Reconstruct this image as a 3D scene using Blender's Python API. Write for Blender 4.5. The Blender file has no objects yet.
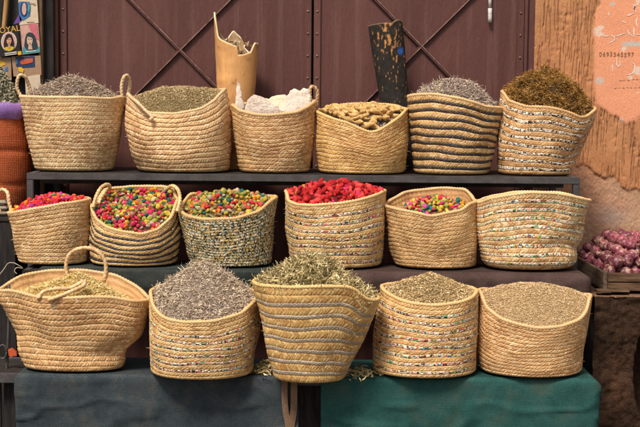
import bpy, math
import numpy as np
from mathutils import Matrix, Vector

rng = np.random.default_rng(11)
R = math.radians
scene = bpy.context.scene
C = scene.collection

# ------------------------------------------------------------------ camera
F, CX, CY0 = 1250.0, 320.0, 213.5            # focal length and centre, in pixels of the 640 px photograph
CAM = (0.0, -5.0, 1.5)
PITCH, ROLL = R(5.0), R(0.5)
cam_d = bpy.data.cameras.new('camera'); cam = bpy.data.objects.new('camera', cam_d); C.objects.link(cam)
cam_d.sensor_width = 36.0; cam_d.lens = 36.0*F/640.0; cam_d.clip_start = 0.05; cam_d.clip_end = 1000
cam.matrix_world = Matrix.Translation(CAM) @ Matrix.Rotation(R(90)-PITCH, 4, 'X') @ Matrix.Rotation(ROLL, 4, 'Z')
scene.camera = cam

# ------------------------------------------------------------------ light
SUN_EL, SUN_AZ = 56.0, -28.0                 # azimuth: degrees to the left of the camera axis, sun stands behind the camera
world = bpy.data.worlds.new('World'); scene.world = world; world.use_nodes = True
wn = world.node_tree.nodes; wl = world.node_tree.links
bgn = wn['Background']
sky = wn.new('ShaderNodeTexSky'); sky.sky_type = 'NISHITA'; sky.sun_disc = False
sky.sun_elevation = R(SUN_EL); sky.dust_density = 4.0; sky.air_density = 1.0; sky.ozone_density = 0.6
hs = wn.new('ShaderNodeHueSaturation'); hs.inputs['Saturation'].default_value = 0.06
wl.new(sky.outputs[0], hs.inputs['Color']); wl.new(hs.outputs[0], bgn.inputs['Color'])
bgn.inputs['Strength'].default_value = 0.075
sun_dir = Vector((math.sin(R(SUN_AZ))*math.cos(R(SUN_EL)), -math.cos(R(SUN_AZ))*math.cos(R(SUN_EL)), math.sin(R(SUN_EL))))
sky.sun_rotation = math.atan2(sun_dir.x, sun_dir.y)
sd = bpy.data.lights.new('sun', 'SUN'); sd.energy = 2.7; sd.angle = R(14); sd.color = (1.0, 0.915, 0.79)
so = bpy.data.objects.new('sun', sd); C.objects.link(so)
so.rotation_euler = sun_dir.to_track_quat('Z', 'Y').to_euler(); so.location = (0, -3, 6)
vs = scene.view_settings
vs.view_transform = 'Standard'; vs.look = 'None'; vs.gamma = 1.0; vs.use_curve_mapping = False
vs.exposure = 0.62

# ------------------------------------------------------------------ helpers
def ray(px, py):
    dx, dy = px-CX, py-CY0
    x = dx*math.cos(ROLL)+dy*math.sin(ROLL); y = -dx*math.sin(ROLL)+dy*math.cos(ROLL)
    u, v = x/F, -y/F
    return np.array([u, math.cos(PITCH)+v*math.sin(PITCH), v*math.cos(PITCH)-math.sin(PITCH)])
def P(px, py, Y):
    d = ray(px, py); s = (Y-CAM[1])/d[1]
    return np.array([s*d[0], Y, CAM[2]+s*d[2]])
def PZ(px, py, Z):
    d = ray(px, py); s = (Z-CAM[2])/d[2]
    return np.array([s*d[0], CAM[1]+s*d[1], Z])
def project(V):
    V = np.asarray(V, float)-np.array(CAM)
    cp, sp = math.cos(PITCH), math.sin(PITCH)
    dep = V[:, 1]*cp-V[:, 2]*sp; up = V[:, 1]*sp+V[:, 2]*cp
    x = F*V[:, 0]/dep; y = -F*up/dep
    c, s = math.cos(ROLL), math.sin(ROLL)
    return CX+x*c-y*s, CY0+x*s+y*c

def _hash(ix, iy, iz, seed):
    h = (ix.astype(np.int64)*374761393+iy.astype(np.int64)*668265263+iz.astype(np.int64)*2147483647+seed*974711)
    h = (h ^ (h >> 13))*1274126177; h = (h ^ (h >> 16)) & 0xffffff
    return h/float(0xffffff)
def vnoise(p, scale=1.0, seed=0):
    p = np.asarray(p, float)*scale; i = np.floor(p); f = p-i; f = f*f*(3-2*f); o = 0
    for dx in (0, 1):
        for dy in (0, 1):
            for dz in (0, 1):
                w = (f[:, 0] if dx else 1-f[:, 0])*(f[:, 1] if dy else 1-f[:, 1])*(f[:, 2] if dz else 1-f[:, 2])
                o = o+w*_hash(i[:, 0]+dx, i[:, 1]+dy, i[:, 2]+dz, seed)
    return o
def fbm(p, scale, seed=0, octv=3):
    o = 0; a = 0.5; n = 0
    for k in range(octv):
        o = o+a*vnoise(p, scale*2**k, seed+k*17); n += a; a *= 0.5
    return o/n

def mesh_np(name, V, faces, col=None, fcol=None, smooth=True):
    """faces: list of int arrays (m,3) or (m,4)"""
    me = bpy.data.meshes.new(name)
    V = np.asarray(V, np.float32)
    if not isinstance(faces, list): faces = [faces]
    faces = [np.asarray(f, np.int32) for f in faces if len(f)]
    loops = np.concatenate([f.ravel() for f in faces])
    tot = np.concatenate([np.full(len(f), f.shape[1], np.int32) for f in faces])
    st = np.concatenate([[0], np.cumsum(tot)[:-1]]).astype(np.int32)
    me.vertices.add(len(V)); me.vertices.foreach_set('co', V.ravel())
    me.loops.add(len(loops)); me.loops.foreach_set('vertex_index', loops)
    me.polygons.add(len(tot)); me.polygons.foreach_set('loop_start', st)
    me.update(calc_edges=True)
    me.polygons.foreach_set('use_smooth', np.broadcast_to(np.asarray(smooth, bool), (len(tot),)).copy())
    if col is not None:
        a = me.attributes.new('Col', 'FLOAT_COLOR', 'POINT')
        a.data.foreach_set('color', np.c_[np.asarray(col, np.float32), np.ones(len(V), np.float32)].astype(np.float32).ravel())
    if fcol is not None:
        a = me.attributes.new('Col', 'FLOAT_COLOR', 'FACE')
        a.data.foreach_set('color', np.c_[fcol, np.ones(len(fcol))].astype(np.float32).ravel())
    me.validate()
    return me
def link(name, me, m=None, parent=None, loc=None):
    o = bpy.data.objects.new(name, me); C.objects.link(o)
    if me is not None and m is not None and not me.materials: me.materials.append(m)
    if parent is not None: o.parent = parent
    if loc is not None: o.location = tuple(loc)
    return o
def tag(o, label, cat, group=None, kind=None):
    o['label'] = label; o['category'] = cat
    if group: o['group'] = group
    if kind: o['kind'] = kind
    return o
def thing(name, label, cat, loc, group=None):
    o = link(name, None, loc=loc); o.empty_display_size = 0.05
    return tag(o, label, cat, group)

class MB:
    def __init__(s): s.V = []; s.Q = []; s.n = 0
    def add(s, V, Q):
        s.V.append(np.asarray(V, float)); s.Q.append([[i+s.n for i in q] for q in Q]); s.n += len(V)
    def box(s, lo, hi, jit=0.0):
        (x0, y0, z0), (x1, y1, z1) = lo, hi
        V = np.array([[x0,y0,z0],[x1,y0,z0],[x1,y1,z0],[x0,y1,z0],[x0,y0,z1],[x1,y0,z1],[x1,y1,z1],[x0,y1,z1]], float)
        if jit: V += rng.uniform(-jit, jit, V.shape)
        s.add(V, [[3,2,1,0],[4,5,6,7],[0,1,5,4],[1,2,6,5],[2,3,7,6],[3,0,4,7]])
        return s
    def bar(s, a, b, w, d, nrm=(0,-1,0)):
        """box bar from a to b, width w across, depth d along nrm"""
        a = np.array(a, float); b = np.array(b, float); t = b-a; t /= np.linalg.norm(t)
        n = np.array(nrm, float); n -= t*n.dot(t); n /= np.linalg.norm(n); c = np.cross(t, n)
        V = [p+c*w/2*sx+n*d*sy for p in (a, b) for sx, sy in ((-1,0),(1,0),(1,1),(-1,1))]
        s.add(V, [[0,1,2,3],[7,6,5,4],[0,4,5,1],[1,5,6,2],[2,6,7,3],[3,7,4,0]])
        return s
    def prism(s, pts, d):
        """closed polygon pts (n,3) extruded by vector d"""
        n = len(pts); pts = np.array(pts, float); d = np.array(d, float)
        s.add(np.r_[pts, pts+d], [list(range(n)), list(range(2*n-1, n-1, -1))]+[[i, i+n, (i+1)%n+n, (i+1)%n] for i in range(n)])
        return s
    def build(s, name, m, parent=None, loc=None, bevel=0.0, smooth=False, origin=None):
        V = np.concatenate(s.V); 
        if origin is not None: V = V-np.array(origin)
        me = bpy.data.meshes.new(name); me.from_pydata(V.tolist(), [], [q for qs in s.Q for q in qs]); me.update()
        import bmesh
        bm = bmesh.new(); bm.from_mesh(me); bmesh.ops.recalc_face_normals(bm, faces=bm.faces)
        if bevel: bmesh.ops.bevel(bm, geom=list(bm.edges), offset=bevel, segments=2, affect='EDGES', clamp_overlap=True)
        bm.to_mesh(me); bm.free()
        if smooth: me.polygons.foreach_set('use_smooth', np.ones(len(me.polygons), bool))
        return link(name, me, m, parent, loc)

def grid_faces(nu, nv, wrap=False):
    """vertex index = j*nu+i ; i along u (wrap), j along v"""
    iu = np.arange(nu if wrap else nu-1); jv = np.arange(nv-1)
    I, J = np.meshgrid(iu, jv); I2 = (I+1) % nu
    return np.stack([J*nu+I, J*nu+I2, (J+1)*nu+I2, (J+1)*nu+I], -1).reshape(-1, 4)

def resample(pts, n):
    pts = np.array(pts, float); k = len(pts)
    ext = np.r_[[2*pts[0]-pts[1]], pts, [2*pts[-1]-pts[-2]]]
    out = []
    for t in np.linspace(0, k-1-1e-6, n*4):
        i = int(t); f = t-i; a, b, c, d = ext[i:i+4]
        out.append(0.5*((2*b)+(c-a)*f+(2*a-5*b+4*c-d)*f*f+(3*b-a-3*c+d)*f**3))
    out = np.array(out); L = np.r_[0, np.cumsum(np.linalg.norm(np.diff(out, axis=0), axis=1))]
    s = np.linspace(0, L[-1], n)
    return np.stack([np.interp(s, L, out[:, j]) for j in range(3)], -1), L[-1]
def tube_arrays(path, rad, nseg=8, twist=None, amp=0.0, closed=False):
    n = len(path); T = np.gradient(path, axis=0)
    if closed: T = np.roll(path, -1, 0)-np.roll(path, 1, 0)
    T /= np.linalg.norm(T, axis=1)[:, None]+1e-12
    N = np.zeros_like(T); v = np.array([0.0, 0.3, 1.0]); v -= T[0]*v.dot(T[0]); v /= np.linalg.norm(v)
    for i in range(n):
        v = v-T[i]*v.dot(T[i]); v /= np.linalg.norm(v)+1e-12; N[i] = v
    B = np.cross(T, N); a = np.linspace(0, 2*np.pi, nseg, endpoint=False)
    L = np.r_[0, np.cumsum(np.linalg.norm(np.diff(path, axis=0), axis=1))]
    rr = np.full((n, nseg), 1.0)*np.broadcast_to(np.asarray(rad, float), (n,))[:, None]
    if twist: rr = rr*(1+amp*np.cos(2*(a[None]-L[:, None]*2*np.pi/twist)/1.0))
    V = path[:, None]+rr[..., None]*(np.cos(a)[None, :, None]*N[:, None]+np.sin(a)[None, :, None]*B[:, None])
    Fq = grid_faces(nseg, n, True)
    if closed:
        k = np.arange(nseg); k2 = (k+1) % nseg; b = (n-1)*nseg
        Fq = np.r_[Fq, np.stack([b+k, b+k2, k2, k], -1)]
        return V.reshape(-1, 3), Fq
    V = np.r_[V.reshape(-1, 3), path[:1], path[-1:]]
    k = np.arange(nseg); k2 = (k+1) % nseg; c0 = n*nseg; b = (n-1)*nseg
    tri = np.r_[np.stack([k2, k, np.full(nseg, c0)], -1), np.stack([b+k, b+k2, np.full(nseg, c0+1)], -1)]
    return V, [Fq, tri]
def tube(name, pts, rad, m, parent=None, origin=(0,0,0), n=40, nseg=8, twist=None, amp=0.0, colfun=None, taper=None):
    path, L = resample(pts, n)
    V, Fq = tube_arrays(path, rad if taper is None else np.interp(np.linspace(0, 1, n), *taper), nseg, twist, amp)
    V = V-np.array(origin)
    return link(name, mesh_np(name, V, Fq, col=None if colfun is None else colfun(V)), m, parent)

# ------------------------------------------------------------------ materials
def new_mat(name):
    m = bpy.data.materials.new(name); m.use_nodes = True
    nt = m.node_tree; return m, nt, nt.nodes['Principled BSDF']
def N(nt, typ, **kw):
    n = nt.nodes.new(typ)
    for k, v in kw.items():
        if hasattr(n, k) and not k.startswith('i_'): setattr(n, k, v)
        else: n.inputs[k[2:].replace('_', ' ') if k.startswith('i_') else k].default_value = v
    return n
def coords(nt, scale=(1,1,1), rnd=False):
    tc = N(nt, 'ShaderNodeTexCoord'); mp = N(nt, 'ShaderNodeMapping'); mp.inputs['Scale'].default_value = scale
    nt.links.new(tc.outputs['Object'], mp.inputs['Vector'])
    if rnd:
        oi = N(nt, 'ShaderNodeObjectInfo'); ml = N(nt, 'ShaderNodeMath', operation='MULTIPLY'); ml.inputs[1].default_value = 37.0
        nt.links.new(oi.outputs['Random'], ml.inputs[0]); nt.links.new(ml.outputs[0], mp.inputs['Location'])
    return mp.outputs[0]
def noise(nt, vec, scale, detail=4, rough=0.6, dist=0.0):
    n = N(nt, 'ShaderNodeTexNoise'); n.inputs['Scale'].default_value = scale; n.inputs['Detail'].default_value = detail
    n.inputs['Roughness'].default_value = rough; n.inputs['Distortion'].default_value = dist
    nt.links.new(vec, n.inputs['Vector']); return n.outputs['Fac']
def ramp(nt, fac, stops):
    r = N(nt, 'ShaderNodeValToRGB'); e = r.color_ramp.elements
    while len(e) < len(stops): e.new(0.5)
    for k, (p, c) in enumerate(stops):
        e[k].position = p; e[k].color = (*c, 1) if len(c) == 3 else c
    nt.links.new(fac, r.inputs['Fac']); return r.outputs['Color']
def mix(nt, fac, a, b, mode='MIX'):
    n = N(nt, 'ShaderNodeMix', data_type='RGBA', blend_type=mode)
    for s, v in ((n.inputs[0], fac), (n.inputs[6], a), (n.inputs[7], b)):
        if isinstance(v, (int, float)): s.default_value = v
        elif isinstance(v, tuple): s.default_value = (*v, 1)
        else: nt.links.new(v, s)
    return n.outputs[2]
def bump(nt, b, h, strength=0.5, dist=0.01, prev=None):
    n = N(nt, 'ShaderNodeBump'); n.inputs['Strength'].default_value = strength; n.inputs['Distance'].default_value = dist
    nt.links.new(h, n.inputs['Height'])
    if prev is not None: nt.links.new(prev, n.inputs['Normal'])
    nt.links.new(n.outputs[0], b.inputs['Normal']); return n.outputs[0]

def mat_attr(name, rough=0.85, scale=300.0, var=0.35, bs=0.4, bd=0.002, spec=0.25, stretch=(1,1,1)):
    m, nt, b = new_mat(name); v = coords(nt, stretch)
    at = N(nt, 'ShaderNodeAttribute', attribute_name='Col')
    f = noise(nt, v, scale, 3)
    g = ramp(nt, f, [(0.25, (1-var,)*3), (0.75, (1+var*0.6,)*3)])
    c = mix(nt, 1.0, at.outputs['Color'], g, 'MULTIPLY')
    nt.links.new(c, b.inputs['Base Color']); b.inputs['Roughness'].default_value = rough
    b.inputs['Specular IOR Level'].default_value = spec
    bump(nt, b, f, bs, bd); return m
def mat_two(name, c0, c1, scale=8.0, rough=0.7, fine=200.0, bs=0.3, bd=0.003, stretch=(1,1,1), lo=0.35, hi=0.7, spec=0.3, c2=None, metal=0.0, rnd=False):
    m, nt, b = new_mat(name); v = coords(nt, stretch, rnd)
    f = noise(nt, v, scale, 6, 0.65); g = noise(nt, v, fine, 3)
    c = ramp(nt, f, [(lo, c0), (hi, c1)] if c2 is None else [(lo, c0), ((lo+hi)/2, c1), (hi, c2)])
    gr = ramp(nt, g, [(0.25, (0.72,)*3), (0.75, (1.15,)*3)])
    c = mix(nt, 1.0, c, gr, 'MULTIPLY')
    nt.links.new(c, b.inputs['Base Color'])
    rr = ramp(nt, f, [(0.3, (min(rough+.1, 1),)*3), (0.7, (max(rough-.1, 0),)*3)]); nt.links.new(rr, b.inputs['Roughness'])
    b.inputs['Specular IOR Level'].default_value = spec; b.inputs['Metallic'].default_value = metal
    p = bump(nt, b, g, bs, bd); bump(nt, b, f, bs*0.6, bd*4, p); return m
def mat_plain(name, c, rough=0.6, spec=0.3, var=0.12, scale=120):
    return mat_two(name, tuple(x*(1-var) for x in c), tuple(min(x*(1+var), 1) for x in c), scale=scale/8, fine=scale, rough=rough, spec=spec, bs=0.1)
def mat_cloth(name, c0, c1, c2, weave=0.0042, rough=0.95, bs=0.5, fade=6.0):
    m, nt, b = new_mat(name); v = coords(nt)
    f = noise(nt, v, fade, 9, 0.72, 0.3); g = noise(nt, v, 170.0, 5, .85)
    c = ramp(nt, f, [(0.3, c0), (0.5, c1), (0.72, c2)])
    wx = N(nt, 'ShaderNodeTexWave', bands_direction='X'); wz = N(nt, 'ShaderNodeTexWave', bands_direction='Z')
    for w in (wx, wz):
        w.inputs['Scale'].default_value = 0.314/weave; w.inputs['Distortion'].default_value = 3.5
        w.inputs['Detail'].default_value = 1; w.inputs['Detail Scale'].default_value = 2; nt.links.new(v, w.inputs['Vector'])
    mx = N(nt, 'ShaderNodeMath', operation='MULTIPLY'); nt.links.new(wx.outputs['Fac'], mx.inputs[0]); nt.links.new(wz.outputs['Fac'], mx.inputs[1])
    ad = N(nt, 'ShaderNodeMath', operation='ADD'); nt.links.new(mx.outputs[0], ad.inputs[0]); nt.links.new(g, ad.inputs[1])
    gr = ramp(nt, ad.outputs[0], [(0.3, (0.4,)*3), (0.95, (1.7,)*3)])
    c = mix(nt, 1.0, c, gr, 'MULTIPLY')
    nt.links.new(c, b.inputs['Base Color']); b.inputs['Roughness'].default_value = rough; b.inputs['Specular IOR Level'].default_value = 0.1
    bump(nt, b, ad.outputs[0], bs, 0.002); return m

M_straw = mat_attr('straw', 0.52, 300, 0.32, 0.35, 0.0012, 0.45)
M_bit = mat_attr('dried_plant', 0.88, 500, 0.25, 0.2, 0.001, 0.2)
M_wall = mat_attr('plaster', 0.95, 110, 0.20, 0.45, 0.003, 0.1)
M_smoothbark = mat_attr('tan_bark', 0.6, 70, 0.22, 0.25, 0.002, 0.3, (6, 6, 0.7))
M_ledge = mat_attr('earth', 0.97, 150, 0.55, 0.9, 0.006, 0.08)
M_rough = mat_attr('bark', 0.85, 140, 0.4, 0.5, 0.003, 0.25)
def mat_door():
    m, nt, b = new_mat('maroon_paint'); v = coords(nt); vs_ = coords(nt, (1, 1, 0.25))
    f = noise(nt, vs_, 3.2, 7, 0.65, 0.4); g = noise(nt, v, 60, 5, 0.7); h = noise(nt, v, 14, 6, 0.75, 0.6)
    c = ramp(nt, f, [(0.3, (0.083, 0.028, 0.023)), (0.55, (0.100, 0.035, 0.029)), (0.8, (0.150, 0.066, 0.053))])
    chips = ramp(nt, h, [(0.685, (0,)*3), (0.71, (1,)*3)])
    dr_ = noise(nt, coords(nt, (9, 1, 0.35)), 2.0, 6, .7); c = mix(nt, ramp(nt, dr_, [(0.52, (0,)*3), (0.75, (.55,)*3)]), c, (0.20, 0.105, 0.090))
    sc = noise(nt, coords(nt, (1.2, 1, 1), False), 70, 3, .8, 2.5); c = mix(nt, ramp(nt, sc, [(0.70, (0,)*3), (0.75, (.6,)*3)]), c, (0.22, 0.12, 0.10))
    c = mix(nt, chips, c, (0.26, 0.13, 0.10))
    dust = ramp(nt, g, [(0.35, (0.9,)*3), (0.75, (1.15,)*3)])
    c = mix(nt, 1.0, c, dust, 'MULTIPLY'); nt.links.new(c, b.inputs['Base Color'])
    rr = ramp(nt, f, [(0.3, (0.5,)*3), (0.7, (0.72,)*3)]); nt.links.new(rr, b.inputs['Roughness'])
    b.inputs['Specular IOR Level'].default_value = 0.35
    p = bump(nt, b, f, 0.5, 0.03); bump(nt, b, g, 0.12, 0.002, p); return m
M_door = mat_door()
M_dooredge = mat_two('worn_maroon_edge', (0.16, 0.08, 0.066), (0.42, 0.28, 0.23), 30, 0.6, lo=0.4, hi=0.75)
M_steel = mat_two('dark_grey_steel', (0.035, 0.032, 0.034), (0.10, 0.09, 0.088), 14, 0.55, 220, spec=0.4, lo=0.3, hi=0.75)
M_wood_d = mat_two('dark_weathered_wood', (0.010, 0.008, 0.008), (0.034, 0.027, 0.025), 9, 0.8, 60, stretch=(6, 6, 0.7), bs=0.6)
M_wood_db = mat_two('dark_board', (0.012, 0.010, 0.009), (0.042, 0.030, 0.025), 9, 0.8, 60, stretch=(0.7, 6, 6), bs=0.6)
M_wood = mat_two('grey_brown_crate_wood', (0.07, 0.035, 0.02), (0.23, 0.13, 0.075), 10, 0.85, 70, stretch=(0.8, 0.8, 7), bs=0.7, bd=0.004)
M_wood_y = mat_two('crate_side_wood', (0.08, 0.05, 0.034), (0.22, 0.145, 0.10), 10, 0.85, 70, stretch=(7, 0.8, 7), bs=0.7, bd=0.004)
M_pole = mat_two('tan_pole_wood', (0.30, 0.15, 0.05), (0.48, 0.27, 0.10), 12, 0.6, 90, stretch=(5, 5, 0.6))
M_ground = mat_two('dusty_paving', (0.07, 0.055, 0.045), (0.15, 0.12, 0.10), 1.2, 0.95, 40, bs=0.5, bd=0.01)
M_denim = mat_cloth('blue_grey_sacking', (0.020, 0.027, 0.033), (0.036, 0.046, 0.052), (0.072, 0.070, 0.064), fade=7.0)
M_teal = mat_cloth('teal_sacking', (0.012, 0.042, 0.041), (0.020, 0.068, 0.061), (0.052, 0.072, 0.058), fade=5.0)
M_brown = mat_cloth('brown_blanket', (0.035, 0.020, 0.018), (0.055, 0.033, 0.029), (0.075, 0.048, 0.042), 0.004, bs=0.3)
M_dgreen = mat_cloth('dark_green_sheet', (0.016, 0.020, 0.018), (0.026, 0.031, 0.028), (0.05, 0.047, 0.042), 0.004, bs=0.3)
M_strap = mat_cloth('brown_webbing', (0.10, 0.058, 0.036), (0.16, 0.095, 0.06), (0.22, 0.14, 0.09), 0.004)
M_sack = mat_cloth('terracotta_woven_sack', (0.22, 0.048, 0.018), (0.32, 0.075, 0.028), (0.40, 0.12, 0.05), 0.008, 0.7, fade=4.0)
M_purple = mat_two('purple_plastic_liner', (0.22, 0.11, 0.36), (0.36, 0.20, 0.50), 16, 0.45, 90, spec=0.5)
M_chalk = mat_plain('chalk', (0.80, 0.68, 0.60), 0.95, 0.1)
M_pencil = mat_plain('pencil', (0.30, 0.17, 0.105), 0.9, 0.1)
M_white = mat_two('pale_gum', (0.66, 0.53, 0.43), (0.82, 0.73, 0.63), 14, 0.8, 130, bs=0.7, bd=0.004)
M_gum_g = mat_two('grey_veined_gum', (0.46, 0.35, 0.28), (0.78, 0.67, 0.57), 30, 0.8, 130, bs=0.8, bd=0.004)
M_gum_c = mat_two('cream_gum', (0.66, 0.53, 0.36), (0.80, 0.71, 0.55), 12, 0.8, 130, bs=0.6, bd=0.004)
M_latch = mat_plain('worn_white_metal', (0.62, 0.58, 0.56), 0.5, 0.4)
M_orange = mat_plain('orange_red_plastic', (0.55, 0.09, 0.03), 0.45, 0.4)
M_twine = mat_plain('pale_twine', (0.42, 0.36, 0.28), 0.9)

# ------------------------------------------------------------------ levels of the stall
Y_DOOR, Y_WALL = 1.30, 1.25
Y3F, Y3B = 0.64, 1.24
Y2F, Y2B = 0.285, 0.62
Y1F, Y1B = -0.118, 0.22
Z3 = P(320, 175.5, Y3F)[2]
Z2 = P(320, 270, 0.27)[2]
Z1 = P(320, 377, -0.165)[2]

# ------------------------------------------------------------------ the setting
g = MB(); g.add([(-300,-300,0),(300,-300,0),(300,300,0),(-300,300,0)], [[0,1,2,3]])
go = g.build('ground', M_ground); go['kind'] = 'structure'

def inpoly_right(px, py, pts):
    """x of a boundary polyline at height py"""
    ys = [p[1] for p in pts]; xs = [p[0] for p in pts]; return np.interp(py, ys, xs)
def build_wall():
    root = thing('plaster_wall', 'terracotta plaster wall with scratched grooves and salmon patch beside the door', 'wall', (1.6, Y_WALL, 0))
    x0 = P(534.5, 60, Y_WALL)[0]; 
    xs = np.r_[np.arange(x0, 1.72, 0.0024), np.linspace(1.72, 4.0, 130)[1:]]
    zs = np.r_[np.linspace(0, 0.55, 12), np.arange(0.56, 2.05, 0.0055), np.linspace(2.055, 3.2, 50)]
    X, Z = np.meshgrid(xs, zs); V = np.stack([X.ravel(), np.full(X.size, Y_WALL), Z.ravel()], -1)
    px, py = project(V)
    n1 = fbm(V, 9, 3, 4); n2 = fbm(V, 40, 8, 3); n3 = fbm(V, 3, 5, 3); n4 = fbm(V, 120, 15, 2)
    wob = (n2-0.5)*9
    # salmon patch: right of a ragged line and above a ragged lower edge
    left = inpoly_right(px, py, [(601, -60), (599, -5), (601, 4), (597, 9), (595, 25), (594.5, 60), (595, 84), (597, 100), (600, 112)])
    low = np.interp(px, [590, 599, 606, 616, 626, 632, 640, 690, 800, 1200], [98, 106, 111, 117, 124, 122, 118, 125, 110, 130])
    sal = 1/(1+np.exp(-(px+wob*0.35-left)*1.4))*1/(1+np.exp((py+wob*0.5-low)*1.2))
    crk = np.interp(px, [535, 570, 578, 584, 589, 597, 606, 614, 621, 628, 640, 700, 800, 1300], [150, 158, 168, 165, 167, 174, 178, 177, 184, 190, 189, 180, 192, 185])
    lowz = 1/(1+np.exp(-(py+wob*0.6-crk)*1.6))*(1-sal)
    scr = (1-sal)*(1-lowz)
    # scratched grooves
    gv = np.zeros(len(V)); ii = scr > 0.3; idx = np.where(ii)[0]
    r2 = np.random.default_rng(5); bx = V[idx, 0]; bz = V[idx, 2]; acc = np.zeros(len(idx))
    for k in range(430):
        gx = r2.uniform(x0, 2.6) if k > 300 else r2.uniform(x0, 1.62); gz = r2.uniform(1.05, 2.3); ln = r2.uniform(0.03, 0.22); sl = r2.normal(0.02, 0.035)
        w = r2.uniform(0.0013, 0.0026); cx = gx+(bz-gz)*sl+0.0015*np.sin(bz*40+k)
        d = np.abs(bx-cx)/w; e = np.clip((ln/2-np.abs(bz-gz))/0.012, 0, 1)
        acc = np.maximum(acc, np.clip(1.25-d, 0, 1)*e*r2.uniform(0.6, 1.0))
    gv[idx] = acc*np.clip(scr[idx]*1.4-0.3, 0, 1)
    pits = np.clip((n2-0.68)*6, 0, 1)
    yoff = ((n1-0.5)*0.006+(n2-0.5)*0.003)*(1-.7*sal)+gv*0.007+lowz*(0.008+(n1-0.5)*0.006+(n4-.5)*0.004)-sal*0.004+pits*0.003*scr
    c_scr = np.array((0.45, 0.205, 0.095))*(0.78+0.5*n1[:, None])+np.array((0.05, -0.01, -0.01))*(n3[:, None]-0.5)
    c_sal = np.array((0.76, 0.325, 0.185))*(0.90+0.2*n1[:, None])
    flake = np.clip((fbm(V, 14, 33, 4)-0.67)*22, 0, 1)[:, None]*0.75
    c_sal = c_sal*(1-flake)+np.array((0.72, 0.60, 0.50))*flake
    c_low = np.array((0.46, 0.27, 0.17))*(0.75+0.5*n1[:, None]); red = np.clip((fbm(V, 6, 61, 3)-0.52)*5, 0, 1)[:, None]
    c_low = c_low*(1-0.5*red)+np.array((0.50, 0.22, 0.12))*0.5*red
    grey = np.exp(-(((px-613)/17)**2+((py-218)/13)**2))[:, None]*np.clip((n1[:, None]-0.3)*3, 0, 1)
    c_low = c_low*(1-0.55*grey)+np.array((0.30, 0.27, 0.25))*0.55*grey
    c = c_scr*scr[:, None]+c_sal*sal[:, None]+c_low*lowz[:, None]
    groove_dark = (gv*0.7)[:, None]; c = c*(1-groove_dark)+np.array((0.13, 0.055, 0.03))*groove_dark  # grooves coloured darker than the plaster around them
    gp = np.exp(-(((px-632)/11)**4+((py-44)/2.6)**4))+np.exp(-(((px-600)/4.5)**2+((py-81)/3.5)**2))+np.exp(-(((px-613)/2.5)**2+((py-4)/2.2)**2))
    gp = np.clip(gp*1.6*(0.5+n2)-0.25, 0, 1)[:, None]; c = c*(1-gp)+np.array((0.52, 0.46, 0.41))*gp
    V[:, 1] += yoff+0.012; V -= np.array(root.location)
    me = mesh_np('plaster_face', V, grid_faces(len(xs), len(zs)), col=np.clip(c, 0.01, 0.95))
    link('plaster_face', me, M_wall, root)
    side = MB().box((x0+0.004, Y_WALL+0.03, 0), (4.0, Y_WALL+0.30, 3.2)); side.build('wall_core', mat_plain('mud_core', (0.32, 0.16, 0.08), 0.95, 0.1), root, origin=root.location)
    # scribbles in chalk and pencil
    def stroke(pts, w, m, nm):
        pp = []
        for (a, b) in pts: pp.append(P(a, b, Y_WALL+0.0092))
        path, L = resample(pp, 22)
        px_, py_ = project(path)
        T = np.gradient(path, axis=0); T /= np.linalg.norm(T, axis=1)[:, None]; side_ = np.cross(T, (0, 1, 0))
        wv = w*(0.6+0.8*rng.random(22))[:, None]*np.sin(np.linspace(0.25, 2.9, 22))[:, None]
        Vv = np.concatenate([path-side_*wv, path+side_*wv]); Vv[:, 1] -= 0.003; Vv -= np.array(root.location)
        k = np.arange(21); f = np.stack([k, k+1, k+23, k+22], -1)
        link(nm, mesh_np(nm, Vv, f), m, root)
    for pts in ([(603,36.5),(609,35.5)], [(610,35.2),(614,37),(614,40),(608.5,43.5)], [(615,36.5),(620,35),(626,33)], [(627,29),(629,33.5),(632.5,37)], [(633.5,27),(634,37)],
                [(636,34.5),(640,34.5)], [(631,62),(634.5,65),(634,71),(631,74),(625.5,75)], [(616.5,58),(617,65),(619.5,66),(620,58)], [(612,64),(612.5,70)],
                [(633,8),(634.5,3),(634,11),(633,14)], [(637,4),(634,8),(636.5,13)], [(626,16),(631,14.5),(633,13)], [(608.5,12),(608.8,16)], [(638,16),(636,22),(638,28)], [(622,21),(626,23)]):
        stroke(pts, 0.0028, M_chalk, 'chalk_mark')
    for x, ch in zip(np.linspace(600.5, 632.5, 10), '0693345597'):
        text_mesh('pencil_digit', ch, P(x, 54.6+rng.uniform(-.5, .5), Y_WALL+0.0064), 0.030, M_pencil, root)
    for y0, x1, x2 in ((80, 619, 640), (88, 614, 640)):
        x = x1
        while x < x2: stroke([(x, y0+rng.uniform(-.6,.6)), (x+rng.uniform(.8, 2.2), y0+rng.uniform(-1.1, .4)), (x+rng.uniform(2.4, 3.4), y0+rng.uniform(-.6,.9))], 0.0013, M_pencil, 'pencil_mark'); x += rng.uniform(3.2, 5)
    # the rest of the facade round the door
    lt = MB().box((-1.45, Y_WALL+0.02, 2.55), (x0-0.003, Y_WALL+0.30, 3.2)); lt.build('lintel', mat_two('facade_plaster', (0.36,0.17,0.08), (0.50,0.23,0.11), 5, 0.95, 80, bs=0.6), root, origin=root.location)
    return root
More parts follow.
